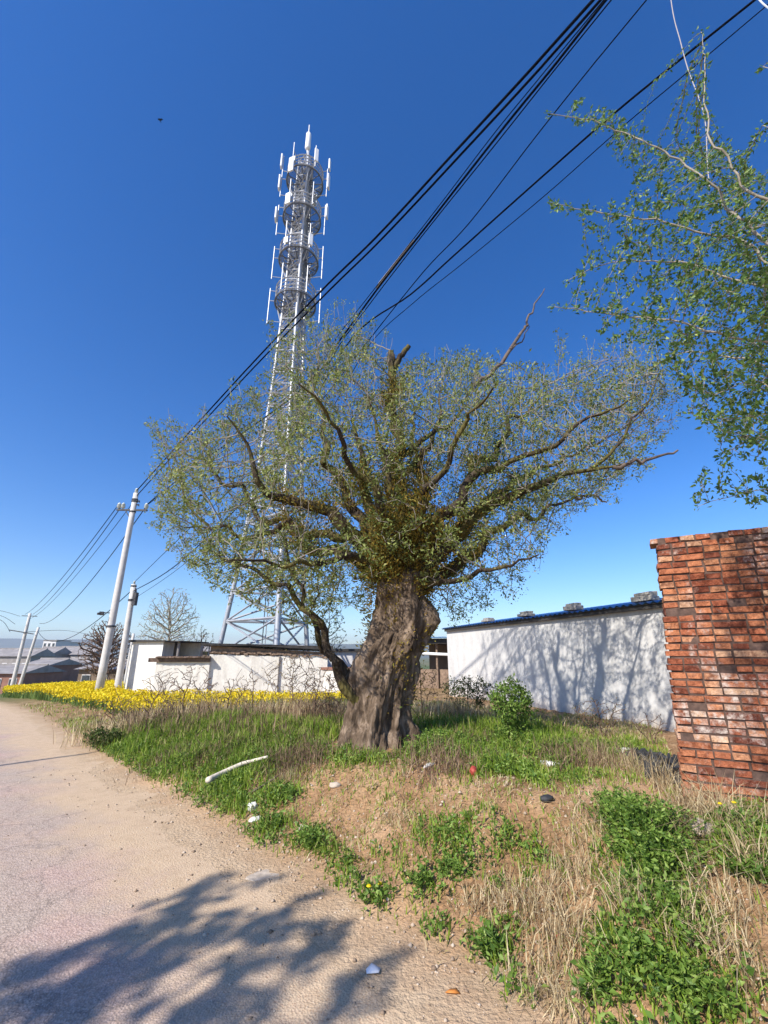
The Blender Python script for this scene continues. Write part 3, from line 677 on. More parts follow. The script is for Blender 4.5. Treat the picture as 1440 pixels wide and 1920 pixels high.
# ------------------------------------------------------------------ background trees and twiggy shrubs
def bg_tree(px0, px1, pyt, pyb, d, label, mats, n, leafm=None, cat='tree', name='bare_tree', step=.3, tip=.02, group=None, wy=None):
    xc = (px0+px1)/2; b = P(xc, pyb, d); t = P(xc, pyt, d); gz = float(H(b[0], b[1])); b[2] = gz-.1
    w = abs(P(px1, (pyt+pyb)/2, d)[0]-P(px0, (pyt+pyb)/2, d)[0])/2; h = t[2]-gz; c = [b[0], d, gz+h*.58]
    Aa = ell(c, (w, wy or w, h*.42), n)
    return simple_tree(name, b, [([b, [b[0]+.03*h, d, gz+.3*h], [b[0], d, gz+.62*h]], h*.02+.01, h*.008, None)], Aa, step, step*1.1, h*.6, label, cat, mats, tip=tip, leaf=leafm, bias=(0, 0, .35), lthin=tip*2.2, group=group)
bg_tree(246, 352, 1098, 1300, 29, 'thin pale tree with sparse young leaves behind the small whitewashed shed', (M['palebark'], M['palebark']), 1700, (M['leaf'], 2, 1300, .05, .10), name='slender_tree', step=.16, tip=.011)
bg_tree(140, 232, 1160, 1290, 42, 'brown leafless bushy tree behind the tall concrete pole', (M['brown_twig'], M['brown_twig']), 2600, step=.2, tip=.024)
bg_tree(205, 240, 1190, 1280, 52, 'smaller leafless tree between the two concrete poles', (M['brown_twig'], M['brown_twig']), 260, step=.28, tip=.02)
bg_tree(340, 392, 1172, 1300, 30, 'dark bushy shrub behind the whitewashed yard wall', (M['brown_twig'], M['brown_twig']), 350, (M['ivy'], 3, 700, .05, .1), cat='shrub', name='shrub', step=.2, tip=.012)
bg_tree(575, 650, 1130, 1260, 27, 'green bushy tree behind the yard wall left of the old trunk', (M['brown_twig'], M['twig']), 350, (M['ivy'], 4, 900, .06, .12), name='bushy_tree', step=.2, tip=.01)
def shrub(px, pyb, w, h, lean, label, n=150, leafm=None, mat='brown_twig', group=None, name='shrub', tip=.0042):
    g = G(px, pyb); b = g-[0, 0, .05]; c = g+np.array([lean, 0, h*.62]); Aa = ell(c, (w, w*.8, h*.42), n)
    return simple_tree(name, b, [([b, g+[lean*.4, 0, h*.35], g+[lean, .05, h*.8]], .008+.008*h, .006, None)]+[([b, g+[w*k*.6, .1*k, h*.4], g+[w*k, .1*k, h*.75]], .009, .004, 0) for k in (-1, .7)],
        Aa, .07, .08, h*.8, label, 'shrub', (M[mat], M[mat]), tip=tip, leaf=leafm, bias=(0, 0, .35), thin=.0, lthin=.006, group=group)
shrub(262, 1385, .55, 1.15, .25, 'leafless brown shrub with one stem leaning right before the whitewashed shed', 260)
shrub(205, 1380, .45, .75, 0, 'low tangle of dry brown twigs at the road edge under the poles', 240)
shrub(192, 1408, .28, .34, 0, 'small dark green shrub at the road edge where the thin shadow ends', 160, (M['ivy'], 6, 900, .03, .06), name='leafy_shrub')
shrub(585, 1362, .5, 1.0, .1, 'tangled brown thicket between the broad brown shrub and the trunk', 380)
shrub(420, 1352, .5, .8, .1, 'low reddish brown twigs in front of the long whitewashed wall', 220)
shrub(338, 1350, .6, 1.1, .1, 'leafless dark shrub before the whitewashed yard wall', 260)
shrub(475, 1345, .4, 1.0, -.1, 'thin reddish leafless shrub below the long whitewashed wall', 120)
shrub(545, 1345, .6, 1.25, 0, 'broad brown shrub just left of the old trunk', 320, (M['moss'], 1, 250, .02, .04))
shrub(615, 1350, .45, .8, 0, 'small brown shrub touching the left side of the old trunk', 200)
shrub(790, 1350, .40, 1.0, 0, 'dry ochre stalks standing at the right foot of the old trunk', 240, (M['moss'], 2, 300, .02, .04))
shrub(880, 1345, .55, .8, 0, 'dark green leafy shrub in front of the left end of the grey wall', 260, (M['ivy'], 6, 1500, .03, .06), name='leafy_shrub')
shrub(972, 1395, .30, .78, -.05, 'tall leafy green bush standing before the middle of the grey wall', 300, (M['weed'], 9, 3200, .025, .06), mat='brown_twig', name='leafy_shrub')
shrub(1130, 1385, .42, .55, .0, 'dry brown weeds against the foot of the grey wall', 160, (M['moss'], 1, 120, .02, .03))
shrub(1225, 1395, .3, .4, .0, 'sparse dry stalks between the grey wall and the brick wall', 80)
# ------------------------------------------------------------------ grey building with blue roof
ga = P(843, 1310, 18.6); gb = P(1262, 1392, 9.5)
ga2, gb2 = ga[:2], gb[:2]; gdir = unit(gb2-ga2); gn = np.array([gdir[1], -gdir[0]])
if gn@(-ga2) < 0: gn = -gn
gt = 2.56; gend = gb2+gdir*3.2; glen = np.linalg.norm(gend-ga2); back = -gn*5.0
gr = empty('storage_building', (ga[0], ga[1], -.2), 'long low grey rendered building with a blue sheet roof, right of the old tree', 'building')
def slab(mb, a, b, n, z0, z1, th, tint=.5, z1b=None):
    """wall from a to b, thickness th away from n"""
    a = np.array(a); b = np.array(b); z1b = z1 if z1b is None else z1b
    q = [(*a, z0), (*b, z0), (*(b-n*th), z0), (*(a-n*th), z0), (*a, z1), (*b, z1b), (*(b-n*th), z1b), (*(a-n*th), z1)]
    mb.hexa(q, tint)
m = MB(); slab(m, ga2, gend, gn, -.5, gt, .24)
slab(m, ga2-gn*.24, ga2-gn*.24+gdir*.24, gn, -.5, gt, 4.7); slab(m, gend-gn*.24-gdir*.24, gend-gn*.24, gn, -.5, gt, 4.7); slab(m, ga2+gdir*.24-gn*4.7, gend-gdir*.24-gn*4.7, gn, -.5, gt-.002, .24)
m.build('wall', M['grey'], gr)
nc = int(glen/.19*8); us = np.linspace(-.15, glen+.1, nc); wv = .022*np.cos(us/.19*2*math.pi)
V = []
for dz in (0, -.006):
    for (o_, zz_) in ((.16, gt+.10), (-2.6, gt+.52), (-5.2, gt+.10)):
        for u_, w in zip(us, wv):
            q = ga2+gdir*u_+gn*o_; V.append((q[0], q[1], zz_+w+dz))
F = []
for lay in (0, 3):
    for k in range(2):
        a = (lay+k)*nc; jj = np.arange(nc-1); F.append(np.stack([a+jj, a+jj+1, a+jj+1+nc, a+jj+nc], 1))
jj = np.arange(nc-1); F.append(np.stack([jj, jj+1, jj+1+3*nc, jj+3*nc], 1))
mesh_np('roof', V, np.concatenate(F), M['blue'], gr, smooth=True)
m = MB(); slab(m, ga2+gn*.10, gend+gn*.10, gn, gt-.02, gt+.068, .06); slab(m, ga2-gdir*.1+gn*.13, gend+gn*.13, gn, gt+.0685, gt+.083, .2); m.build('eave_beam', M['darkroof'], gr)
for (px, pyy, w, d_, hh, lab) in ((910, 1172, .42, .3, .14, 'flat grey block lying on the far left end of the blue roof'), (980, 1165, .48, .3, .16, 'grey block on the blue roof, second from its left end'),
                             (1070, 1150, .46, .28, .20, 'mossy grey block in the middle of the blue roof edge'), (1203, 1135, .50, .28, .19, 'largest grey block on the blue roof, next to the brick wall')):
    # walk along the eave to the spot
    best = min(np.linspace(0, glen, 400), key=lambda u_: abs((lambda q: (720+FPX*q[0]/(q[1]*CP+(gt+.1-EYE)*SP)))(ga2+gdir*u_)-px))
    c = ga2+gdir*best-gn*.12; rz = math.atan2(gdir[1], gdir[0]); zb = gt+.17
    e = empty('roof_block', (c[0], c[1], zb), lab, 'block', 'blocks weighing down the blue roof')
    m = MB()
    m.box((c[0], c[1], zb+hh*.28), (w, d_, hh*.54), rz+.05, jit=.014)
    m.box((c[0]+.02, c[1], zb+hh*.56+hh*.22), (w*.8, d_*.8, hh*.42), rz-.08, jit=.016)
    o = m.build('brick_stack', M['block'], e)
    bv = o.modifiers.new('b', 'BEVEL'); bv.width = .015; bv.segments = 2
# dark open shed behind the trunk's right side
e = empty('open_shed', (*P(800, 1290, 23)[:2], -.2), 'dark open shed with white pipe, between the old trunk and the grey building', 'shed')
a = P(770, 1290, 24)[:2]; b_ = P(880, 1290, 22.5)[:2]; dn = unit(b_-a); nn = np.array([dn[1], -dn[0]])
m = MB(); slab(m, a, b_, nn, -.4, .95, .25); m.build('low_wall', M['mud'], e)
m = MB(); slab(m, a-nn*2.5, b_-nn*2.5, nn, -.4, 2.2, .2); m.build('back_wall', M['farwall_b'], e)
m = MB(); slab(m, a+nn*.5-dn*.4, b_+nn*.5+dn*.4, nn, 2.18, 2.42, 3.2); m.build('roof', M['darkroof'], e)
m = MB(); m.tube([(*(a+nn*.3), 1.75), (*(b_+nn*.3), 1.62)], .07, 8); m.build('pipe', M['panel'], e)
for k in (0, .5, 1):
    m = MB(); c = a+(b_-a)*k+nn*.12; m.tube([(*c, -.3), (*c, 2.18)], .06, 6); m.build('post', M['mud'], e)
m = MB(); m.box((*(a+(b_-a)*.5+nn*.55), 2.47), (3.6, .5, .03), math.atan2(dn[1], dn[0])); m.build('blue_sheet', M['blue'], e)
# ------------------------------------------------------------------ white buildings on the left
def q2(px, d): return P(px, 1290, d)[:2]
# small shed
a = q2(234, 19.6); b_ = q2(290, 19.3); dn = unit(b_-a); nn = np.array([dn[1], -dn[0]])
e = empty('small_shed', (*a, 0), 'small square whitewashed shed with a thin flat roof, left end of the white walls', 'shed')
c_ = b_+dn*.1
m = MB(); slab(m, a, c_, nn, -.5, 2.16, .22); slab(m, a-nn*.22, a-nn*.22+dn*.22, nn, -.5, 2.16, 1.6)
slab(m, c_-dn*.22-nn*.22, c_-nn*.22, nn, -.5, 2.15, .5); slab(m, a+dn*.22-nn*1.62, c_+dn*.7-nn*1.62, nn, -.5, 2.15, .2); m.build('wall', M['white'], e)
m = MB(); slab(m, a+nn*.13-dn*.12, c_+nn*.13+dn*.85, nn, 2.16, 2.25, 2.1, z1b=2.2); m.build('roof', M['darkroof'], e)
m = MB(); m.tube([(*(c_+dn*.6-nn*.2), -.3), (*(c_+dn*.6-nn*.2), 2.16)], .06, 8); m.build('post', M['farwall_g'], e)
# yard wall
a = q2(286, 18.6); b_ = q2(388, 19.0); dn = unit(b_-a); nn = np.array([dn[1], -dn[0]])
e = empty('yard_wall', (*a, 0), 'low whitewashed yard wall with brown tile coping beside the small shed', 'wall')
m = MB(); slab(m, a, b_, nn, -.5, 1.36, .24); m.build('wall', M['white'], e)
m = MB(); slab(m, a+nn*.07-dn*.3, b_+nn*.07, nn, 1.36, 1.52, .38)
for k in range(18):
    c = a+(b_-a)*(k+.5)/18+nn*.06; m.box((*c, 1.55), (.12, .3, .06), math.atan2(dn[1], dn[0]), jit=.015)
m.build('coping', M['coping'], e)
# long building
a = q2(386, 19.1); b_ = q2(612, 20.2); dn = unit(b_-a); nn = np.array([dn[1], -dn[0]]); Lb = np.linalg.norm(b_-a)
e = empty('farm_building', (*a, 0), 'long low whitewashed farm building with a dark eave and exposed mud brick band', 'building')
m = MB(); slab(m, a, b_, nn, -.5, 1.66, .3, z1b=1.52); m.build('wall', M['white'], e)
m = MB(); slab(m, a-nn*.03, b_-nn*.03, nn, 1.662, 2.0, .24, z1b=1.74)
for k in range(46):
    c = a+(b_-a)*(k+.5)/46+nn*random.uniform(-.02, .01); m.box((*c, 1.72-.2*k/46+random.uniform(0, .1)), (.16, .10, .07), math.atan2(dn[1], dn[0]), jit=.015)
slab(m, a-nn*.3, a-nn*.3+dn*.25, nn, -.5, 1.98, 4.2); m.build('mud_brick_band', M['mud'], e)
m = MB(); slab(m, a+nn*.22-dn*.35, b_+nn*.22+dn*.2, nn, 2.002, 2.10, 4.9, z1b=1.83)
q0 = a+nn*.22-dn*.35; m.build('roof', M['darkroof'], e)
m = MB(); c = a+(b_-a)*.58+nn*.06; m.tube([(*c, -.2), (*c, 1.6)], .035, 6); m.build('drain_pipe', M['farwall_g'], e)
# far right yard wall
a = q2(596, 20.2); b_ = q2(668, 20.0); dn = unit(b_-a); nn = np.array([dn[1], -dn[0]])
e = empty('yard_wall', (*a, 0), 'short whitewashed wall with orange brick coping just left of the old trunk', 'wall')
m = MB(); slab(m, a, b_, nn, -.5, 1.02, .24); m.build('wall', M['white'], e)
m = MB(); slab(m, a+nn*.05, b_+nn*.05, nn, 1.02, 1.13, .34); m.build('coping', M['farwall_r'], e)
e = empty('farm_building', (*q2(600, 26), 0), 'lavender grey building gable glimpsed behind the short wall with orange coping', 'building')
a = q2(598, 26); b_ = q2(745, 26.4); dn = unit(b_-a); nn = np.array([dn[1], -dn[0]])
m = MB(); slab(m, a, b_, nn, -.5, 1.85, 3); m.build('wall', M['farwall_w'], e)
m = MB(); slab(m, a+nn*.2-dn*.2, b_+nn*.2+dn*.2, nn, 1.852, 1.98, 3.4); m.build('roof', M['darkroof'], e)
# ------------------------------------------------------------------ brick wall
wb = G(1285, 1500); wdir = np.array([.875, -.484]); wdir /= np.linalg.norm(wdir); wn = np.array([-wdir[1], wdir[0]])
if wn@(-wb[:2]) < 0: wn = -wn
bw = empty('brick_wall', (wb[0], wb[1], wb[2]), 'weathered red brick wall with white lime stains at the right edge', 'wall')
c0 = .063; z00 = wb[2]-.10; _tp = P(1228, 1016, wb[1]); ncz = int(round((_tp[2]-z00)/c0)); lean = max(0, (_tp[0]-wb[0])/(_tp[2]-wb[2]))*.85; print('brick wall', wb, ncz, lean)
m = MB(); rz = math.atan2(wdir[1], wdir[0]); wl = 6.2
for k in range(ncz):
    z = z00+k*c0; row = k % 2; x = 0.0; edge = -.0
    sh_ = lean*(k*c0); stepx = .05*(1 if k < 12 else 0)
    first = True; x = sh_ + (random.uniform(-.012, .012)) + (.0 if k > 22 else -.01)
    if k == ncz-1: x -= .04
    while x < wl:
        Lb_ = .115 if random.random() < (.93 if row else .72) else .24
        if k == ncz-1 and random.random() < .06 and x > .5: x += Lb_+.01; continue
        jx = random.gauss(0, .004); dep = .24; cc = wb[:2]+wdir*(x+Lb_/2)-wn*(dep/2+jx-.0)
        tnt = min(1, max(0, random.gauss(.50, .27)))
        if random.random() < .04: cc = cc-wn*random.uniform(.01, .03); 
        m.box((cc[0], cc[1], z+.0265+random.gauss(0, .0012)), (Lb_-.004, dep, .047), rz+random.gauss(0, .010), tnt, jit=.0045)
        x += Lb_+.011; first = False
ob = m.build('bricks', M['brick'], bw)
m = MB(); a = wb[:2]-wn*.012
q = []
zt = z00+ncz*c0-.012
for z, xs in ((z00, .015), (zt, .015+lean*ncz*c0)):
    for (xx, oo) in ((xs, 0), (wl, 0), (wl, -.215), (xs, -.215)):
        c = a+wdir*xx+wn*oo; q.append((c[0], c[1], z))
m.hexa(q); m.build('mortar', M['mortar'], bw)
# ------------------------------------------------------------------ antenna tower
twD = 24.; tb0 = P(497, 1290, twD); tx, ty, tz = tb0[0], twD, float(H(tb0[0], twD))-.1
tw = empty('antenna_tower', (tx, ty, tz), 'tall white steel telecom tower with four round platforms of antennas behind the old tree', 'tower')
def hz(py): return P(500, py, twD)[2]
def leg_r(z): return float(np.interp(z, [0, 2, 6, 12, 18, 26, 40], [3.0, 2.75, 2.2, 1.55, 1.12, .80, .62]))
angs = [math.radians(a) for a in (172, 292, 52)]
ztop = hz(300)
lev = [tz]; 
while lev[-1] < ztop-1: lev.append(lev[-1]+max(.85, leg_r(lev[-1]-tz)*.62))
lev[-1] = ztop
def lp(k, z): r_ = leg_r(z-tz); return (tx+r_*math.cos(angs[k]), ty+r_*math.sin(angs[k]), z)
for k in range(3):
    m = MB(); m.tube([lp(k, z) for z in lev], [.14-.06*(z-tz)/(ztop-tz) for z in lev], 8)
    for z in lev[1::4]: m.tube([lp(k, z-.03), lp(k, z+.03)], .17-.07*(z-tz)/(ztop-tz), 8)
    m.build('leg', M['galv'], tw, True)
m = MB()
for i_, z in enumerate(lev[:-1]):
    z2 = lev[i_+1]; rb_ = .065 if z < 12 else .04
    for k in range(3):
        k2 = (k+1) % 3; m.tube([lp(k, z2), lp(k2, z2)], rb_, 5)
        a, b_ = np.array(lp(k, z)), np.array(lp(k2, z)); mid_ = (np.array(lp(k, z2))+np.array(lp(k2, z2)))/2
        m.tube([a, b_*0+np.array(lp(k2, z2))], rb_*.85, 5); m.tube([b_, np.array(lp(k, z2))], rb_*.85, 5)
for z in lev[1:]:
    mp_ = [(np.array(lp(k, z))+np.array(lp((k+1) % 3, z)))/2 for k in range(3)]
    for k in range(3): m.tube([mp_[k], mp_[(k+1) % 3]], .03, 4)
m.build('bracing', M['galv'], tw)
# ladder with cable tray up the front
m = MB(); fx, fy = tx+.1, ty-.25
for dx in (-.22, .22): m.tube([(fx+dx, fy, tz+1), (fx+dx, fy, ztop)], .03, 5)
for z in np.arange(tz+1, ztop, .4): m.tube([(fx-.22, fy, z), (fx+.22, fy, z)], .016, 4)
m.build('ladder', M['galv'], tw)
m = MB()
for dx in (.34, .42, .5, -.4): m.tube([(fx+dx, fy+.1, tz+1.5), (fx+dx, fy+.1, ztop-.5)], .028, 5)
m.build('feeder_cables', M['galvdark'], tw)
plats = [hz(572), hz(492), hz(413), hz(344)]; PR = 1.35
plat_pts = []
for pi, z in enumerate(plats):
    m = MB(); rin = leg_r(z-tz)*.45
    for R_ in np.arange(rin, PR+.01, .085): m.ring((tx, ty, z-.03), R_, .021, 28, m=4)
    m.ring((tx, ty, z-.06), PR+.02, .05, 32, m=5)
    for k in range(12):
        a = 2*math.pi*k/12; m.tube([(tx+rin*math.cos(a), ty+rin*math.sin(a), z-.1), (tx+PR*math.cos(a), ty+PR*math.sin(a), z-.1)], .035, 4)
    pl = m.build('platform', M['galvdark'], tw)
    m = MB()
    for hh in (.12, .42, .75, 1.08): m.ring((tx, ty, z+hh), PR, .045 if hh > 1 else .034, 32, m=5)
    for k in range(14):
        a = 2*math.pi*k/14; m.tube([(tx+PR*math.cos(a), ty+PR*math.sin(a), z), (tx+PR*math.cos(a), ty+PR*math.sin(a), z+1.08)], .026, 5)
    rl_ = m.build('railing', M['galv'], pl)
    m = MB()
    for k in range(3):
        a = angs[k]; m.tube([lp(k, z-1.5), (tx+PR*.95*math.cos(a), ty+PR*.95*math.sin(a), z-.08)], .045, 5)
    for k in range(6):
        a = angs[0]+math.pi/3*k+.25; m.tube([(tx+rin*math.cos(a), ty+rin*math.sin(a), z-1.0), (tx+PR*.95*math.cos(a), ty+PR*.95*math.sin(a), z-.1)], .03, 5)
    m.build('brace', M['galv'], pl)
# link children positions were handled by world coordinates
    for ai, adeg in enumerate((188, 250, 305, 352, 75, 130)):
        a = math.radians(adeg); Rm = 1.75; px_, py_ = tx+Rm*math.cos(a), ty+Rm*math.sin(a)
        long_ = ai in (0, 3)
        z_a, z_b = (z-1.75, z+1.2) if long_ else (z-.3, z+1.9)
        if pi == 3 and ai == 0: z_b = z+2.6
        m = MB(); m.tube([(px_, py_, z_a), (px_, py_, z_b)], .035, 6)
        for zz_ in (z+.15, z+1.0): m.tube([(tx+PR*math.cos(a), ty+PR*math.sin(a), zz_), (px_, py_, zz_)], .028, 5)
        if long_: m.tube([(tx+leg_r(z-tz)*math.cos(a), ty+leg_r(z-tz)*math.sin(a), z-1.55), (px_, py_, z-1.55)], .025, 5)
        if ai in (0, 3) or (pi >= 2) or (pi == 1 and ai == 1):
            pm = m.build('antenna_mount', M['galv'], tw)
        else: 
            pm = m.build('antenna_mount', M['galv'], tw); 
        def panel(zc, hgt, w=.28):
            mm_ = MB(); q = (px_+.14*math.cos(a), py_+.14*math.sin(a), zc); mm_.box(q, (w, .12, hgt), a+math.pi/2)
            o = mm_.build('antenna_panel', M['panel'], pm); bb = o.modifiers.new('b', 'BEVEL'); bb.width = .03; bb.segments = 2
        if pi == 3:
            if ai == 0: panel(z+2.0, 1.35, .34); panel(z-.3, 1.4, .34)
            elif ai == 3: panel(z+1.6, 1.1, .3); panel(z-.2, 1.5, .32)
            elif ai == 1: panel(z-.6, 1.4, .4)
            elif ai in (2, 4): panel(z+.7, 1.3, .3)
        elif pi == 2:
            if ai == 0: panel(z+.2, 1.1, .5)
            elif ai == 3: panel(z+.5, 1.3, .3)
            elif ai == 1: panel(z-.2, 1.0, .4)
        elif pi == 1 and ai == 2: panel(z+.3, 1.0, .3)
        if ai in (1, 4) and pi in (1, 2, 3):
            mm_ = MB(); mm_.box((px_-.1*math.cos(a), py_-.1*math.sin(a), z+.2), (.3, .16, .5), a+math.pi/2); mm_.build('radio_unit', M['galv'], pm)
m = MB(); m.tube([(tx, ty, ztop-.3), (tx, ty, hz(235))], [.06, .05], 8); m.build('lightning_rod', M['galv'], tw)
m = MB(); m.tube([(tx, ty, hz(281)), (tx, ty, hz(278)), (tx, ty, hz(252)), (tx, ty, hz(249))], [.12, .22, .20, .10], 12); m.build('omni_antenna', M['panel'], tw, True)
# equipment fence by the tower foot
m = MB()
for k in range(9): m.tube([(tx-2.6+k*.62, ty-2.9, tz), (tx-2.6+k*.62, ty-2.9, tz+2.3)], .03, 5)
for z in (.3, 1.2, 2.25): m.tube([(tx-2.6, ty-2.9, tz+z), (tx+2.4, ty-2.9, tz+z)], .03, 5)
o = m.build('wire_fence', M['galv']); tag(o, 'grey metal bar fence at the foot of the telecom tower, behind the farm building', 'fence')
# ------------------------------------------------------------------ utility poles
def cpole(px, pyb, pyt, d, r0, r1, label, name='utility_pole', lean=(0, 0), group='concrete poles along the road'):
    b = P(px, pyb, d); gz = float(H(b[0], b[1])); t = P(px, pyt, d); e = empty(name, (b[0], b[1], gz-.1), label, 'utility pole', group)
    top = np.array([b[0]+lean[0], b[1]+lean[1], t[2]]); m = MB(); bot = np.array([b[0], b[1], gz-.2])
    m.tube([bot+(top-bot)*k/6 for k in range(7)], [r0+(r1-r0)*k/6 for k in range(7)], 20); m.build('pole', M['concrete'], e, True)
    return e, bot, top
def band(e, bot, top, f, r, mat='iron', h=.06, name='clamp_band'):
    c = bot+(top-bot)*f; m = MB(); m.tube([c-[0, 0, h/2], c+[0, 0, h/2]], r, 16); return m.build(name, M[mat], e)
def insul(e, c, s=1.0):
    m = MB(); c = np.array(c, float); zz_ = [0, .03, .035, .07, .075, .11, .115, .15, .17]; rr_ = [.02, .03, .055, .035, .055, .035, .05, .03, .015]
    m.tube([c+[0, 0, z*s] for z in zz_], [k*s for k in rr_], 12); return m.build('insulator', M['porcelain'], e, True)
e1, b1_, t1_ = cpole(183, 1308, 925, 17.4, .148, .10, 'tallest concrete pole, white and tapering with a crossarm, at the left roadside')
rdir = np.array([-.69, .72]); xdir = N2/np.linalg.norm(N2)
armc = t1_-[0, 0, .75]; ax_ = unit(np.array([.96, -.25, -.10])); A0 = armc-ax_*.85; A1 = armc+ax_*.72
m = MB(); m.tube([A0, A1], .05, 4); m.tube([armc-ax_*.4+[0, -.02, -.0], armc-[0, 0, .45]], .02, 4); m.build('crossarm', M['iron'], e1)
for q in (A0+ax_*.08, A0+ax_*.3, A1-ax_*.07): insul(e1, q+[0, 0, .05], 1.6)
insul(e1, t1_+[0, 0, .0], 1.4)
for f, r_ in ((.965, .125), (.90, .125), (.34, .165), (.955, .125)): band(e1, b1_, t1_, f, r_)
m = MB(); q = t1_-[-.14, .0, .35]
for dz in (0, -.16): m.tube([q+[-.1, 0, dz], q+[.06, 0, dz], q+[.06, 0, dz-.06]], .03, 6)
m.build('hook', M['iron'], e1)
q = b1_+(t1_-b1_)*.40; m = MB(); m.tube([q+[-.1, -.1, 0], q+[-.28, -.14, .0]], .02, 5); m.box(q+[-.33, -.2, -.03], (.13, .28, .12), .4); m.tube([q+[-.33, -.34, -.05], q+[-.36, -.40, -.06]], .045, 8); m.build('security_camera', M['iron'], e1)
band(e1, b1_, t1_, .052, .168, 'mud', .16, 'painted_band')
e2, b2_, t2_ = cpole(218, 1308, 1096, 19.2, .14, .105, 'shorter concrete pole just right of the tall pole, cable box near its top', lean=(-.1, 0))
band(e2, b2_, t2_, .985, .12); band(e2, b2_, t2_, .86, .14, 'iron', .08); insul(e2, t2_, 1.0)
m = MB(); q = t2_-[-.16, 0, .62]; m.box(q, (.14, .2, .55), 0); m.tube([q+[0, 0, .3], q+[-.05, 0, .45]], .03, 5); m.build('cable_box', M['iron'], e2)
e3, b3_, t3_ = cpole(20, 1298, 1150, 47, .20, .13, 'distant concrete pole nearest the left edge of the picture')
e4, b4_, t4_ = cpole(33, 1296, 1176, 49, .17, .12, 'distant shorter pole leaning against the leftmost pole', lean=(.6, 0))
m = MB(); m.tube([t3_-[1.6, .2, 1.7], t3_-[-1.0, .2, 2.1]], .06, 4); m.build('crossarm', M['iron'], e3); m = MB(); m.tube([t3_-[.8, 0, .25], t3_-[-.8, 0, .3]], .05, 4); m.build('crossarm', M['iron'], e3)
e5, b5_, t5_ = cpole(233, 1290, 1188, 33, .12, .09, 'thin pale post seen between the short pole and the small shed')
# ------------------------------------------------------------------ wires
def wire(pxpts, d_of, rad, label, mat='cable', ext=0, name='overhead_cable', group='overhead cables', sag=0):
    pts = [P(x, y, d_of(x, y)) if not isinstance(d_of, (int, float)) else P(x, y, d_of) for x, y in pxpts]
    return cable([*pts], rad, label, mat, ext, name, group)
def spline(pts, n=10):
    pts = [np.array(p, float) for p in pts]; out = []
    for i in range(len(pts)-1):
        p0 = pts[max(0, i-1)]; p1 = pts[i]; p2 = pts[i+1]; p3 = pts[min(len(pts)-1, i+2)]
        for k in range(n):
            t = k/n; out.append(.5*((2*p1)+(p2-p0)*t+(2*p0-5*p1+4*p2-p3)*t*t+(3*p1-p0-3*p2+p3)*t**3))
    out.append(pts[-1]); return out
def cable(pts, rad, label, mat='cable', ext=0, name='overhead_cable', group='overhead cables'):
    pts = list(pts)
    if ext:
        d = unit(pts[-1]-pts[-2]); q = pts[-1]
        pts.append(q+d*ext*.5+[0, 0, 0]); pts.append(q+d*ext+[0, 0, .02*ext])
    m = MB(); m.tube(spline(pts, 6), rad, 6); o = m.build(name, M[mat]); tag(o, label, 'cable', group); return o
def vplane(px, py, t):              # where the ray meets the upright plane that runs beside the road at offset t
    r_ = P(px, py, 1.)-np.array([0, 0, EYE]); k = (t+.44*.72+2.63*.69)/(r_[0]*.72+r_[1]*.69); return np.array([0, 0, EYE])+r_*k
tp = float(tc(t1_[0], t1_[1]))
def along(pl, t0, t1): n = len(pl); return [vplane(x, y, t0+(t1-t0)*k/(n-1)) for k, (x, y) in enumerate(pl)]
cable([t1_+[0, 0, .12]]+along([(430, 728), (592, 556), (706, 444), (850, 288), (990, 136), (1112, 0)], tp, tp-.2), .020, 'upper of the two thick black cables from the tall pole top', ext=14)
cable([t1_+[.05, 0, -.1]]+along([(432, 736), (596, 566), (712, 452), (862, 292), (1002, 140), (1126, 0)], tp+.05, tp-.1), .018, 'lower of the two thick black cables from the tall pole top', ext=14)
tq = tp+.5
cable([A1+[0, 0, .3]]+along([(372, 870), (560, 735), (640, 634), (712, 536), (800, 424), (940, 245), (1040, 122), (1136, 0)], tq, tq-.1), .019, 'thick cable of the middle bundle that carries the pale sleeve', ext=14)
cable([A1+[.02, 0, .28]]+along([(376, 876), (566, 736), (648, 630), (722, 532), (806, 424), (936, 262), (1036, 136), (1146, 0)], tq+.05, tq), .010, 'thin cable twisting beside the middle bundle', ext=14)
cable([A1+[-.03, 0, .28]]+along([(366, 866), (556, 730), (636, 626), (716, 524), (820, 390), (922, 256), (1000, 160), (1132, 0)], tq-.05, tq-.15), .008, 'thinnest cable above the middle bundle', ext=14)
cable([t2_+[0, 0, .1]]+along([(310, 1035), (420, 930), (560, 800), (680, 652), (792, 512), (880, 418), (1000, 262), (1105, 130), (1212, 0)], tp+.8, tp+1.2), .010, 'single black cable rising alone between the bundles', ext=14)
cable([t2_-[0, 0, .3]]+along([(330, 1060), (470, 925), (560, 800), (660, 634), (770, 552), (850, 480), (1000, 346), (1150, 214), (1300, 92), (1415, 0)], tp+.9, tp+1.9), .017, 'thick black cable at the lower right of the wires', ext=14)
cable([t2_-[0, 0, .7]]+along([(340, 1062), (480, 935), (600, 800), (690, 650), (775, 568), (870, 492), (1020, 368), (1160, 244), (1310, 118), (1436, 12)], tp+1.0, tp+2.1), .008, 'thin cable hanging just under the lower right cable', ext=14)
m = MB(); q = along([(705, 540), (711, 532), (770, 457), (776, 449)], tq-.03, tq-.04); m.tube(q, [.012, .024, .024, .012], 8); o = m.build('splice_sleeve', M['sheath'], None, True)
tag(o, 'pale splice sleeve strapped on the middle cable bundle', 'cable sleeve')
cable([P(x, y, d_) for x, y, d_ in ((1250, -60, 2.9), (1262, 25, 3.0), (1275, 75, 3.05), (1290, 130, 3.1), (1320, 215, 3.1), (1326, 300, 3.1), (1330, 350, 3.1))], .005, 'pale wire hanging down into the right tree', 'sheath', name='hanging_wire', group='thin wires by the right tree')
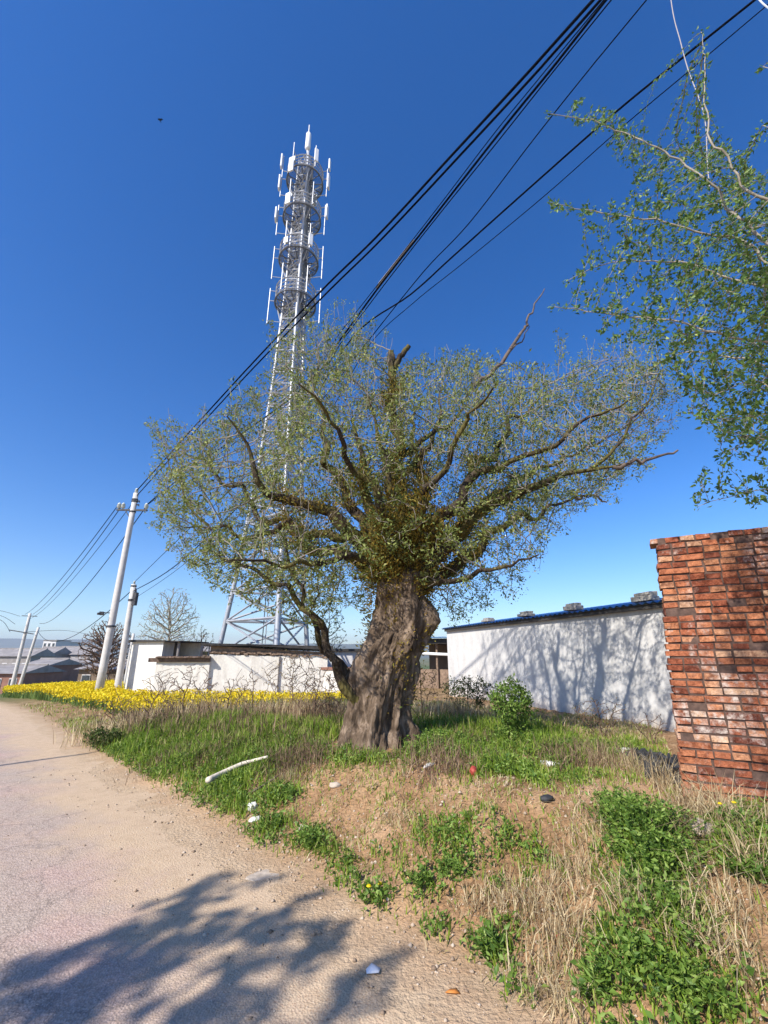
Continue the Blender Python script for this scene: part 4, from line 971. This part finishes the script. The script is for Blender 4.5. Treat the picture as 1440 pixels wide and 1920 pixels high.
cable([P(x, y, 2.2) for x, y in ((1405, -25), (1424, 0), (1442, 16), (1480, 40))], .006, 'short bright wire crossing the top right corner', 'panel', name='hanging_wire', group='thin wires by the right tree')
def span(a, b, sag, rad, label, group='wires between the far and near poles'):
    a = np.array(a); b = np.array(b); pts = [a+(b-a)*k/8-[0, 0, sag*4*(k/8)*(1-k/8)] for k in range(9)]
    return cable(pts, rad, label, group=group, name='overhead_wire')
span(A0+ax_*.08+[0, 0, .3], t3_+[-.5, 0, -.1], .7, .016, 'outermost wire from the tall pole crossarm to the far pole')
span(A0+ax_*.3+[0, 0, .3], t3_+[.3, 0, -.1], .7, .016, 'second wire from the tall pole crossarm to the far pole')
span(t1_-[0, 0, .3], t3_+[.0, 0, -.6], .9, .012, 'wire from the tall pole shaft to the far pole')
span(A1+[0, 0, .3], t4_+[.0, 0, .4], 1.4, .018, 'slack wire passing behind the tall pole to the far poles')
span(t2_-[0, 0, .2], t4_+[0, 0, -.4], 1.6, .018, 'lowest sagging wire from the short pole to the far poles')
for k, (y0, y1) in enumerate(((1143, 1150), (1152, 1158), (1160, 1176))):
    cable([P(-60, y0-4, 40), P(0, y0+2, 44), t3_-[1.0+.3*k, 0, .3+.8*k]], .018, ('top', 'middle', 'lowest')[k]+' wire entering from the left edge to the leftmost pole', name='overhead_wire', group='wires at the left edge')
cable([t3_-[0, 0, 1.9], P(120, 1182, 60), P(175, 1190, 75), P(260, 1196, 90)], .02, 'faint wire running right from the leftmost pole over the field', name='overhead_wire', group='wires at the left edge')
# guy wire whose thin shadow crosses the road: a leaning pole off the left edge
g0 = G(176, 1411); g1 = G(-140, 1456)
dsh = unit(g0-g1)
hb = g0-np.array([sd[0], sd[1], sd[2]])*0
pl_top = g0+np.array(sd)*(6.4/sd[2]); 
e = empty('utility_pole', (pl_top[0], pl_top[1], 0), 'pole standing off the left edge whose thin shadow crosses the road', 'utility pole')
m = MB(); m.tube([(pl_top[0], pl_top[1], -.3), tuple(pl_top)], [.06, .04], 12); m.build('pole', M['concrete'], e, True)
print('offscreen pole', pl_top)
# ------------------------------------------------------------------ village and bird
def house(px0, px1, pyt, d, roofh, wall, label, depth=7, wins=3, storeys=1, flat=False, name='village_house', group='village houses beyond the rapeseed field', gz=None):
    a = P(px0, pyt, d); b = P(px1, pyt, d); w = b[0]-a[0]; zt = a[2]; xc = (a[0]+b[0])/2
    gz = float(H(xc, d))-.3 if gz is None else gz
    e = empty(name, (xc, d+depth/2, gz), label, 'house', group); ze = zt-(0 if flat else roofh)
    m = MB(); m.box((xc, d+depth/2, (gz+ze)/2), (w, depth, ze-gz)); 
    m.build('wall', M[wall], e)
    m = MB()
    if flat: m.box((xc, d+depth/2, ze+.1), (w+.4, depth+.4, .2))
    else:
        x0, x1 = xc-w/2-.3, xc+w/2+.3; y0, y1 = d-.4, d+depth+.4; ym = (y0+y1)/2
        v = [(x0, y0, ze), (x1, y0, ze), (x1, y1, ze), (x0, y1, ze), (x0, ym, zt), (x1, ym, zt)]
        n = len(m.v); m.v += v; fs = [(0, 1, 5, 4), (2, 3, 4, 5), (0, 4, 3), (1, 2, 5), (3, 2, 1, 0)]; m.f += fs; m.t += [.5]*5
        m.tube([(x0, ym, zt+.05), (x1, ym, zt+.05)], .12, 6)
    m.build('roof', M['farroof'], e)
    hs = (ze-gz)/storeys
    for s_ in range(storeys):
        for k in range(wins):
            cx = xc-w/2+w*(k+.5)/wins; cz = gz+hs*(s_+.58)
            m = MB(); m.box((cx, d-.03, cz), (min(1.4, w/wins*.5), .1, hs*.42)); wf = m.build('window', M['farwall_w'], e)
            m = MB(); m.box((cx, d-.1, cz), (min(1.2, w/wins*.42), .06, hs*.36)); m.build('pane', M['glass'], wf)
    return e
house(-40, 46, 1248, 56, .9, 'farwall_r', 'low red brick house at the far left edge beyond the field', wins=3)
house(44, 92, 1236, 62, .8, 'farwall_r', 'brick house with a pale eave behind the leftmost poles', wins=3)
house(80, 152, 1236, 72, 1.0, 'farwall_b', 'long brown house in the middle of the village', wins=4)
house(-30, 62, 1216, 92, 1.5, 'farwall_g', 'grey roofed house above the red brick one at the left edge', wins=5)
house(62, 100, 1213, 104, 1.6, 'farwall_g', 'grey two storey house behind the leftmost poles', wins=3, storeys=2)
house(100, 140, 1212, 112, 1.6, 'farwall_r', 'brick two storey house right of the grey one', wins=3, storeys=2)
house(136, 172, 1214, 108, 1.6, 'farwall_g', 'grey house beside the brown bare tree', wins=3, storeys=2)
house(82, 106, 1201, 150, 1.0, 'farwall_w', 'white house highest in the village skyline', wins=3, storeys=3, flat=True)
house(116, 130, 1205, 158, 1.0, 'farwall_w', 'small white house right of the highest white one', wins=2, storeys=3, flat=True)
house(152, 246, 1240, 44, .7, 'farwall_b', 'dark brown shed behind the tall pole and the yellow field', wins=3)
house(345, 400, 1208, 60, .9, 'farwall_b', 'brown roofed house glimpsed above the yard wall coping', wins=2)
for k, (px, d_) in enumerate(((8, 82), (14, 86), (118, 66), (128, 67))):
    pass
e = empty('bird', P(300, 225, 28), 'small dark bird flying alone in the blue sky', 'bird')
c = P(300, 225, 28); m = MB(); m.tube([c+[-.02, -.16, 0], c+[0, -.1, .0], c+[0, 0, .01], c+[0, .12, 0], c+[0, .22, -.01]], [.01, .045, .06, .035, .03], 8); m.build('body', M['cable'], e, True)
for s_ in (-1, 1):
    V = [c+[0, -.06, .02], c+[s_*.16, -.09, .10], c+[s_*.26, .06, .14], c+[s_*.14, .07, .08], c+[0, .07, .02]]; V = np.array(V); V2 = V-[0, 0, .012]
    n = 5; F5 = np.array([[0, 1, 2, 3, 4]]); mesh_np('wing', np.concatenate([V, V2]), [F5, F5[:, ::-1]+5, np.array([[k, k+5, (k+1) % 5+5, (k+1) % 5] for k in range(5)])], M['cable'], e)
# ------------------------------------------------------------------ ground cover
def blades(x, y, h, w, mat, name, tint, lean=.35, zoff=0, kind='stuff'):
    n = len(x); z = H(x, y)-.01+zoff; a = rng.uniform(0, 2*math.pi, n); d = np.stack([np.cos(a), np.sin(a), 0*a], 1); b = rng.uniform(0, 2*math.pi, n)
    ln = (rng.random(n)**1.2*lean*2)*h; l = np.stack([np.cos(b)*ln, np.sin(b)*ln, 0*b], 1); base_ = np.stack([x, y, z], 1); W_ = w[:, None]
    up = np.array([0, 0, 1.])
    m1 = base_+l*.35+up*h[:, None]*.55; t = base_+l+up*(h*np.sqrt(np.clip(1-(ln/h)**2*.5, .15, 1)))[:, None]
    V = np.stack([base_-d*W_*.5, base_+d*W_*.5, m1+d*W_*.4, m1-d*W_*.4, t], 1).reshape(-1, 3); b0 = (np.arange(n)*5)[:, None]
    Q = b0+np.array([[0, 1, 2, 3]]); T = b0+np.array([[3, 2, 4]])
    o = mesh_np(name, V, [Q, T], mat, tint=np.concatenate([tint, tint])); return tag(o, kind=kind)
def scatter(n, smin, smax, tmin, tmax):
    s = rng.uniform(smin, smax, n); t = rng.uniform(tmin, tmax, n); s0_ = sc_(.44, 2.63)
    return .44+N2[0]*t+S2[0]*(s-s0_), 2.63+N2[1]*t+S2[1]*(s-s0_), t, s
spots = [(px, py, rr_, a_) for px, py, rr_, a_ in ((380, 1390, 1.3, 1), (480, 1420, 1.0, 1), (250, 1400, 1.3, .9), (430, 1480, .5, .9), (330, 1440, .6, .9), (520, 1500, .28, .9), (580, 1580, .22, .9), (500, 1560, .22, .8),
          (760, 1400, .9, 1.1), (880, 1410, .9, 1.1), (1000, 1400, .9, 1), (660, 1400, .8, .8), (960, 1445, .45, .9), (1080, 1460, .4, .7), (1120, 1400, .8, .6),
          (430, 1510, .3, .8), (620, 1600, .16, .7), (470, 1560, .14, .6), (660, 1660, .14, .7), (780, 1560, .3, .45), (1000, 1600, .35, .5), (860, 1600, .35, .75), (800, 1660, .28, .7), (720, 1600, .25, .6), (930, 1570, .3, .65), (1200, 1560, .4, 1.1), (1230, 1620, .35, 1.1), (1260, 1700, .32, 1), (1200, 1800, .35, 1.0),
          (1280, 1850, .3, 1.0), (1130, 1880, .25, .9), (960, 1880, .18, .8), (920, 1780, .16, .9), (820, 1750, .14, .8), (1400, 1600, .4, .9), (1420, 1540, .4, .7), (700, 1690, .18, .8), (650, 1620, .18, .6), (1340, 1800, .25, .6), (1400, 1880, .25, .5))]
SP3 = [(G(px, py), rr_, a_) for px, py, rr_, a_ in spots]
def green(x, y):
    g = np.zeros(len(x))
    for c, rr_, a_ in SP3: g = np.maximum(g, a_*np.exp(-((x-c[0])**2+(y-c[1])**2)/(rr_*rr_)))
    return g+.06+.24*wob(x, y, 3.7, .5)+.16*wob(x, y, 11., 1.5)
keep_out = lambda x, y: (np.hypot(x-base[0], y-TD) > .72)
def in_front_of_brick(x, y): return ((x-wb[0])*wn[0]+(y-wb[1])*wn[1] > .0) | ((x-wb[0])*wdir[0]+(y-wb[1])*wdir[1] < 0)
def visible(x, y):
    z = H(x, y)-EYE; F_ = y*CP+z*SP; U_ = z*CP-y*SP
    return (F_ > .3) & (np.abs(x/np.maximum(F_, .1)) < 1.0) & (U_/np.maximum(F_, .1) > -1.35)
def grass_layer(n, srange, trange, prob, hf, wf, mat, name, label, tintf, lean):
    x, y, t, s = scatter(n, *srange, *trange); k = visible(x, y) & keep_out(x, y) & in_front_of_brick(x, y); x, y, t, s = x[k], y[k], t[k], s[k]
    g = green(x, y); k = rng.random(len(x)) < prob(g, t, s)*(1-.9*sst(11.5, 13, y)*(x < -1.5))*(.45+.55*(wob(x*1.3, y, 5.1, 2) > -.35)); x, y, t, s, g = x[k], y[k], t[k], s[k], g[k]
    dist = np.hypot(x, y); print(name, len(x))
    o = blades(x, y, hf(g, t, s, dist, len(x)), wf(dist, len(x)), mat, name, tintf(g, len(x)), lean); o['label'] = label; o['category'] = 'grass'; return o
grass_layer(520000, (-4, 22), (.15, 9.5), lambda g, t, s: np.clip((g-.12)*1.4, .28, 1)*sst(.1, .5, t)*np.where(t > 6, .5, 1),
   lambda g, t, s, ds, n: (.035+.075*np.clip(g, 0, 1))*(1+.6*sst(3.5, 8, ds))*rng.uniform(.5, 1.5, n), lambda ds, n: .005+.0009*ds+rng.random(n)*.003, M['grass'], 'green_grass', 'fresh green grass covering the bank around the old tree', lambda g, n: np.clip(.42+.25*(1-np.clip(g, 0, 1))+rng.normal(0, .28, n), 0, 1), .55)
grass_layer(330000, (-4, 22), (.12, 9.5), lambda g, t, s: np.clip(.62-g*.75, .06, 1)*sst(.05, .6, t)*(.35+.65*(wob(t*1.0, s, 3.1, 4) > -.1)),
   lambda g, t, s, ds, n: (.025+.042*rng.random(n)**2)*(1+.8*sst(4, 9, ds))*rng.uniform(.6, 1.8, n), lambda ds, n: .003+.0007*ds+rng.random(n)*.002, M['straw'], 'dry_grass', 'dry straw coloured grass and litter on the dusty bank', lambda g, n: rng.random(n), .95)
# tall straw tufts
def tufts(pxs, n, h, name, label, mat, spread=.18, lean=.5, w=.006):
    X_ = []; Y_ = []; Hh = []
    for px, py, sp_, hh in pxs:
        g = G(px, py); k = int(n*sp_/.2); X_.append(g[0]+rng.normal(0, sp_*.5, k)); Y_.append(g[1]+rng.normal(0, sp_*.5, k)); Hh.append(np.full(k, hh)*rng.uniform(.5, 1.2, k))
    X_ = np.concatenate(X_); Y_ = np.concatenate(Y_); Hh = np.concatenate(Hh); k = in_front_of_brick(X_, Y_) & keep_out(X_, Y_); X_, Y_, Hh = X_[k], Y_[k], Hh[k]
    o = blades(X_, Y_, Hh, w*(.5+rng.random(len(X_))), mat, name, rng.random(len(X_)), lean); o['label'] = label; o['category'] = 'grass'; return o
tufts([(1020, 1720, .22, .20), (1060, 1780, .2, .22), (960, 1690, .2, .14), (1080, 1650, .2, .2), (1100, 1570, .2, .2), (1300, 1530, .2, .30), (1340, 1540, .2, .32), (1390, 1560, .2, .30), (1290, 1580, .15, .3), (1420, 1640, .15, .3),
       (1250, 1480, .15, .3), (1200, 1450, .2, .22), (1360, 1700, .2, .2), (1300, 1760, .15, .22), (1010, 1860, .15, .16), (1180, 1700, .15, .2), (900, 1700, .2, .1), (535, 1470, .12, .22), (1060, 1900, .12, .15), (1380, 1820, .15, .2), (740, 1540, .2, .1), (1120, 1430, .3, .2)],
      170, .3, 'straw_tufts', 'taller pale straw stalks standing on the bank and by the brick wall', M['straw'], lean=.85, w=.005)
tufts([(x, y, .5, .25) for x, y in ((400, 1362), (450, 1365), (500, 1368), (350, 1368), (300, 1372), (560, 1372), (250, 1378), (620, 1375), (820, 1372), (860, 1370), (910, 1375), (960, 1378), (1010, 1380), (760, 1385))], 210, .4, 'tall_grass', 'tall lush green grass before the white walls and around the trunk foot', M['grass'], lean=.4, w=.016)
tufts([(x, y, .6, .38) for x, y in ((190, 1385), (235, 1380), (290, 1350), (360, 1345), (430, 1345), (500, 1345), (560, 1345), (610, 1345), (830, 1345), (880, 1350))], 90, .4, 'dead_stalks', 'thicket of brown dead weed stalks before the rapeseed', M['straw'], lean=.35, w=.012)
tufts([(rng.uniform(230, 1150), rng.uniform(1350, 1450), .35, rng.uniform(.12, .26)) for _ in range(90)], 60, .3, 'dry_stems', 'scattered dry brown stems standing in the green grass round the tree', M['deadstem'], lean=.55, w=.007)
tufts([(rng.uniform(240, 680), rng.uniform(1335, 1385), .3, rng.uniform(.3, .55)) for _ in range(46)], 34, .3, 'reddish_stems', 'reddish brown dead weed stems before the white walls', M['deadstem'], lean=.3, w=.010)
# broad leaved low weeds
def weeds(n, prob, name, label, s0, s1, trange=(.2, 5.5)):
    x, y, t, s = scatter(n, -4, 12, *trange); k = visible(x, y) & keep_out(x, y) & in_front_of_brick(x, y); x, y = x[k], y[k]
    g = green(x, y); k = rng.random(len(x)) < prob(g); x, y, g = x[k], y[k], g[k]; m_ = len(x); per = 7
    b = np.stack([x, y, H(x, y)], 1).repeat(per, 0); hh = rng.random(len(b))*(.03+.09*np.clip(g, 0, 1).repeat(per)); b[:, 2] += hh; b[:, :2] += rng.normal(0, .02, (len(b), 2))
    d = rng.normal(size=(len(b), 3)); d[:, 2] = np.abs(d[:, 2])*.7; print(name, len(b))
    o = leaves(name, b, d, rng.uniform(s0, s1, len(b)), M['weed'], None, asp=.5); tag(o, label, 'weeds', kind='stuff')
weeds(60000, lambda g: np.clip((g-.35)*1.5, 0, 1)*.8, 'ground_weeds', 'low broad leaved weeds mixed in the grass of the bank', .02, .05)
# individual leafy weed clumps
def clump_mesh(w, h, n, fine):
    a = rng.uniform(0, 2*math.pi, n); rr_ = np.sqrt(rng.random(n))*w; st = int(n/14)
    sx = rng.normal(0, w*.45, st); sy = rng.normal(0, w*.45, st); sh_ = h*(1-.45*np.hypot(sx, sy)/w)*rng.uniform(.7, 1.1, st); sh_ = np.clip(sh_, h*.25, h)
    k = rng.integers(0, st, n); f = rng.random(n)**.8
    b = np.stack([sx[k]*(1+.35*f), sy[k]*(1+.35*f), sh_[k]*f], 1)
    d = np.stack([np.cos(a), np.sin(a), rng.uniform(.1, .9, n)], 1)
    return b, d, rng.uniform(fine*.6, fine*1.3, n), (sx, sy, sh_)
def weed_clump(px, py, w, h, n, fine, label, mat='weed', name='weed_clump', cat='weed', flower=False, group='weed clumps on the bank', asp=.45):
    g = G(px, py); e = empty(name, g, label, cat, group); b, d, s, (sx, sy, sh_) = clump_mesh(w, h, n, fine)
    leaves('leaves', b+g, d, s, M[mat], e, asp=asp); m = MB()
    for x_, y_, z_ in zip(sx, sy, sh_): m.tube([(g[0]+x_*.6, g[1]+y_*.6, g[2]-.02), (g[0]+x_*1.35, g[1]+y_*1.35, g[2]+z_)], [.004, .0015], 4)
    m.build('stems', M['weed'], e)
    if flower:
        for k in range(2):
            c = g+np.array([rng.normal(0, w*.5), rng.normal(0, w*.5), h*1.05]); m = MB(); m.tube([c-[0, 0, .006], c, c+[0, 0, .008]], [.006, .018, .010], 10); m.build('flower', M['yellow'], e)
    return e
weed_clump(1205, 1560, .26, .26, 1500, .035, 'large dark green feathery weed clump left of the brick wall foot')
weed_clump(1235, 1625, .22, .24, 1300, .035, 'dark green leafy clump directly in front of the largest one by the brick wall')
weed_clump(1165, 1520, .16, .16, 700, .03, 'green weed clump beside the dark rubbish pile')
weed_clump(1255, 1720, .17, .15, 800, .03, 'grey green low weed below the pale stone at right')
weed_clump(1200, 1815, .18, .12, 900, .028, 'broad bright green weed patch at the lower right')
weed_clump(1290, 1865, .15, .12, 700, .028, 'green weed clump at the bottom right corner of the bank')
weed_clump(1130, 1870, .10, .14, 260, .05, 'upright grassy weed with long leaves at the bottom of the bank', asp=.2)
weed_clump(585, 1590, .10, .17, 420, .03, 'small dark green weed plant on the lower bank edge left of centre')
weed_clump(510, 1550, .13, .13, 480, .03, 'green weed mat next to the white lumps')
weed_clump(925, 1790, .08, .13, 160, .06, 'yellow green long leaved plant near the road at bottom centre', asp=.22)
weed_clump(700, 1685, .10, .08, 200, .035, 'small weed with yellow flowers at the road edge', flower=True)
weed_clump(1385, 1560, .14, .15, 420, .045, 'dandelion clump with yellow flowers in front of the brick wall', flower=True)
weed_clump(1410, 1640, .15, .10, 380, .07, 'long leaved rosette at the right edge of the picture', asp=.25)
weed_clump(850, 1640, .13, .08, 420, .03, 'low green weed patch in the middle of the dusty slope')
weed_clump(800, 1660, .10, .08, 300, .03, 'low green weed patch left of the middle slope patch')
weed_clump(545, 1500, .12, .14, 380, .03, 'green clump at the end of the fallen stick')
weed_clump(960, 1340+60, .35, .30, 1500, .045, 'lush green weeds at the foot of the leafy bush')
weed_clump(820, 1400, .40, .22, 1500, .04, 'lush green weeds right of the trunk foot')
# pebbles
def rock_np(n, x, y, s, mat, name, label, kind='stuff'):
    ico = np.array([(1, 0, 0), (0, 1, 0), (-1, 0, 0), (0, -1, 0), (0, 0, .7), (0, 0, -.5)]); tri = np.array([(0, 1, 4), (1, 2, 4), (2, 3, 4), (3, 0, 4), (1, 0, 5), (2, 1, 5), (3, 2, 5), (0, 3, 5)])
    V = ico[None]*(s[:, None, None]*rng.uniform(.6, 1.3, (n, 6, 1))); a = rng.uniform(0, 6.3, n); ca, sa = np.cos(a)[:, None], np.sin(a)[:, None]
    V = np.stack([V[..., 0]*ca-V[..., 1]*sa, V[..., 0]*sa+V[..., 1]*ca, V[..., 2]], -1)+np.stack([x, y, H(x, y)+s*.2], 1)[:, None]
    F = (np.arange(n)*6)[:, None, None]+tri[None]; o = mesh_np(name, V.reshape(-1, 3), F.reshape(-1, 3), mat, tint=rng.random(n).repeat(8)); tag(o, label, 'gravel', kind=kind)
M['pebble'] = tinted('pebbles', [(0, (.22, .15, .10)), (.5, (.42, .32, .23)), (1, (.54, .44, .34))], .95)
x, y, t, s = scatter(16000, -4, 9, -.9, 2.9); k = visible(x, y) & in_front_of_brick(x, y) & (rng.random(len(x)) < np.where(t < .1, .28, .9)*np.where(green(x, y) > .6, .2, 1)); x, y = x[k], y[k]
rock_np(len(x), x, y, np.minimum(rng.exponential(.005, len(x))+.0035, .02), M['pebble'], 'pebbles', 'small stones and clods strewn over the dusty bank and road edge')
x, y, t, s = scatter(16000, -4, 9, -4.5, .3); k = visible(x, y); x, y = x[k], y[k]
rock_np(len(x), x, y, np.minimum(rng.exponential(.0025, len(x))+.0018, .012), M['pebble'], 'road_grit', 'fine loose grit on the road surface')
# rapeseed
def rapeseed():
    n = 60000; x, y, t, s = scatter(n, 10, 66, 1.3, 26)
    wa = q2(232, 19.6); k = (x < wa[0]-.2+0*(y)) | (y < 17.6); px_ = 720+FPX*x/(y*CP+(H(x, y)+.5-EYE)*SP)
    k &= (px_ > 12+0*x) & (px_ < 655) & (y > 10.0+2.2*sst(200, 420, px_)) & ~((px_ > 225) & (y > 18.2)); k &= ~((y < 14.5) & (t < 1.5)); x, y = x[k], y[k]; px2 = px_[k]
    # near strip is sparse
    dens = np.where(px2 > 290, .42, 1.)*np.where(y < 13, .35, np.where(y < 15, .7, 1.))*(.55+.45*(wob(x, y, 1.3) > -.3)); k = rng.random(len(x)) < dens; x, y = x[k], y[k]; px2 = px2[k]; m_ = len(x); print('rapeseed plants', m_)
    z = H(x, y); hgt = rng.uniform(.42, .68, m_)*np.where(px2 > 235, .50, .62+.38*sst(15, 22, y)); per = 16; ds = np.hypot(x, y)
    ii = np.repeat(np.arange(m_), per); b = np.stack([x[ii]+rng.normal(0, .10, len(ii)), y[ii]+rng.normal(0, .10, len(ii)), z[ii]+hgt[ii]-np.abs(rng.normal(0, .09, len(ii)))], 1)
    o = leaves('rapeseed_flowers', b, rng.normal(size=b.shape)+[0, 0, .4], rng.uniform(.035, .06, len(b))*(1+ds[ii]*.012), M['yellow'], None, asp=.9); tag(o, 'bright yellow rapeseed blossom filling the field and strip below the white walls', 'rapeseed', kind='stuff')
    ii = np.repeat(np.arange(m_), 5); xx = x[ii]+rng.normal(0, .08, len(ii)); yy = y[ii]+rng.normal(0, .08, len(ii))
    o = blades(xx, yy, hgt[ii]*rng.uniform(.6, 1, len(ii)), .02+rng.random(len(ii))*.02, M['rape_green'], 'rapeseed_stalks', rng.random(len(ii)), .3); tag(o, 'green stalks of the flowering rapeseed', 'rapeseed', kind='stuff')
rapeseed()
# ------------------------------------------------------------------ litter and stones
def lump(px, py, s, mat, name, label, cat, flat=.6, group=None, sub=2, n=None):
    g = G(px, py); bpyme = bpy.data.meshes.new(name); import bmesh
    bm = bmesh.new(); bmesh.ops.create_icosphere(bm, subdivisions=3, radius=1)
    for v in bm.verts:
        q = v.co.copy(); f = 1+.28*mnoise.noise(q*1.4+Vector((px, py, 0)))+.12*mnoise.noise(q*4+Vector((py, px, 0)))
        v.co = Vector((q.x*s[0]*f, q.y*s[1]*f, q.z*s[2]*f))
    bm.to_mesh(bpyme); bm.free(); o = link_mesh(name, bpyme, M[mat], None, True); o.location = (g[0], g[1], g[2]+s[2]*.5); o.rotation_euler.z = random.uniform(0, 3); tag(o, label, cat, group); return o
lump(473, 1518, (.055, .05, .045), 'whitestone', 'white_stone', 'round white lump, upper of the two beside the green clump', 'stone')
lump(478, 1538, (.075, .05, .02), 'whitestone', 'white_stone', 'flat white lump just below the round one', 'stone')
lump(565, 1556, (.035, .035, .03), 'stone', 'stone', 'small pale stone between the weeds left of centre', 'stone')
lump(1315, 1560, (.12, .08, .05), 'stone', 'stone', 'pale pinkish flat stone in front of the brick wall', 'stone')
lump(628, 1475, (.06, .04, .03), 'stone', 'stone', 'pale stone on top of the dirt mound behind the fallen stick', 'stone')
lump(1175, 1412, (.11, .07, .04), 'whitestone', 'white_stone', 'white lump at the left end of the black rubbish', 'stone')
lump(1030, 1435, (.12, .05, .03), 'whitestone', 'white_stone', 'flat white piece in the grass before the grey wall', 'stone')
lump(805, 1437, (.12, .03, .02), 'whitestone', 'white_stone', 'thin white piece lying on the mound right of the trunk', 'stone')
lump(1025, 1500, (.06, .04, .025), 'black', 'dark_stone', 'dark flat stone on the dirt mound', 'stone')
lump(498, 1640, (.15, .085, .0015), 'stone', 'lime_patch', 'splash of white lime dust at the road edge', 'lime')
def rubble(px, py, s, mat, name, label, cat, group=None):
    g = G(px, py); m = MB()
    for _ in range(34):
        c = g+np.array([rng.uniform(-1, 1)*s[0]*.8, rng.uniform(-1, 1)*s[1]*.8, rng.uniform(0, s[2]*.8)]); ax = np.linalg.qr(rng.normal(size=(3, 3)))[0]
        m.box(c, (rng.uniform(.08, .2), rng.uniform(.06, .14), rng.uniform(.008, .03)), 0, jit=.015, ax=ax)
    o = m.build(name, M[mat]); tag(o, label, cat, group); return o
for k, (px, py, s_) in enumerate(((1200, 1428, (.25, .14, .07)), (1245, 1440, (.30, .2, .07)), (1268, 1460, (.22, .15, .06)))):
    rubble(px, py, s_, 'black', 'rubbish_heap', ('smallest black burnt rubbish heap behind the white lump', 'wide black rubbish heap left of the brick wall', 'black rubbish touching the brick wall corner')[k], 'rubbish', group='burnt rubbish by the brick wall')
lump(888, 1452, (.04, .04, .05), 'red', 'red_litter', 'small dark red piece of litter on the edge of the green grass', 'litter')
lump(1042, 1755, (.022, .018, .012), 'red', 'red_litter', 'tiny red scrap in the straw at lower right', 'litter')
g = G(700, 1823)
rngp = np.array([[-.035, -.02, .004], [.03, -.028, .012], [.038, .02, .006], [-.01, .032, .02], [-.04, .012, .004]])+g
mesh_np('crumpled_paper', np.concatenate([rngp, rngp+[0, 0, .003], [g+[0, 0, .028]]]), [np.array([[4, 3, 2, 1, 0]]), np.array([[5+k, 5+(k+1) % 5, 10] for k in range(5)]), np.array([[k, (k+1) % 5, (k+1) % 5+5, k+5] for k in range(5)])], M['paper'])
tag(bpy.context.scene.objects['crumpled_paper'], 'crumpled white paper scrap lying on the sand at the bottom', 'litter')
g = G(850, 1863); rngp = np.array([[-.04, 0, .006], [-.01, -.014, .012], [.035, -.006, .004], [.02, .014, .014], [-.015, .016, .01]])+g
mesh_np('dry_leaf', np.concatenate([rngp, rngp-[0, 0, .003]]), [np.array([[0, 1, 2, 3, 4]]), np.array([[9, 8, 7, 6, 5]]), np.array([[k, k+5, (k+1) % 5+5, (k+1) % 5] for k in range(5)])], M['orange'])
tag(bpy.context.scene.objects['dry_leaf'], 'orange dry leaf on the sand near the bottom edge', 'leaf')
st = [G(387, 1487), G(415, 1472), G(450, 1455), G(470, 1449), G(500, 1441)]
M['drywood'] = plain('bleached_stick', (.62, .54, .44), .85, var=.25, scale=18, bstr=.4)
p_ = [q+np.array([0, 0, .13]) for q in st]; m = MB(); m.tube(spline(p_, 4), [.036-.0013*k for k in range(17)], 10); o = m.build('fallen_stick', M['drywood'], None, True)
tag(o, 'bleached fallen stick lying on the bank edge left of centre', 'stick')
p_ = [G(455, 1500)+[0, 0, .03], G(500, 1480)+[0, 0, .06], G(525, 1460)+[0, 0, .05]]; m = MB(); m.tube(spline(p_, 4), [.016-.001*k for k in range(9)], 8); o = m.build('fallen_stick', M['dead'], None, True)
tag(o, 'dark thin stick right of the bleached one', 'stick')
# ------------------------------------------------------------------ far air
HZ = True
if HZ:
    m = MB(); m.box((-300, 1500, 60), (6400, 4000, 140)); 
    hm = bpy.data.materials.new('haze'); hm.use_nodes = True; n = hm.node_tree.nodes; l = hm.node_tree.links
    n.remove(n['Principled BSDF']); pv = n.new('ShaderNodeVolumePrincipled'); pv.inputs['Color'].default_value = (.80, .88, 1, 1); pv.inputs['Density'].default_value = .00035; pv.inputs['Anisotropy'].default_value = .2
    l.new(pv.outputs[0], n['Material Output'].inputs['Volume'])
    o = m.build('haze', hm); tag(o, kind='stuff'); o.display_type = 'WIRE'
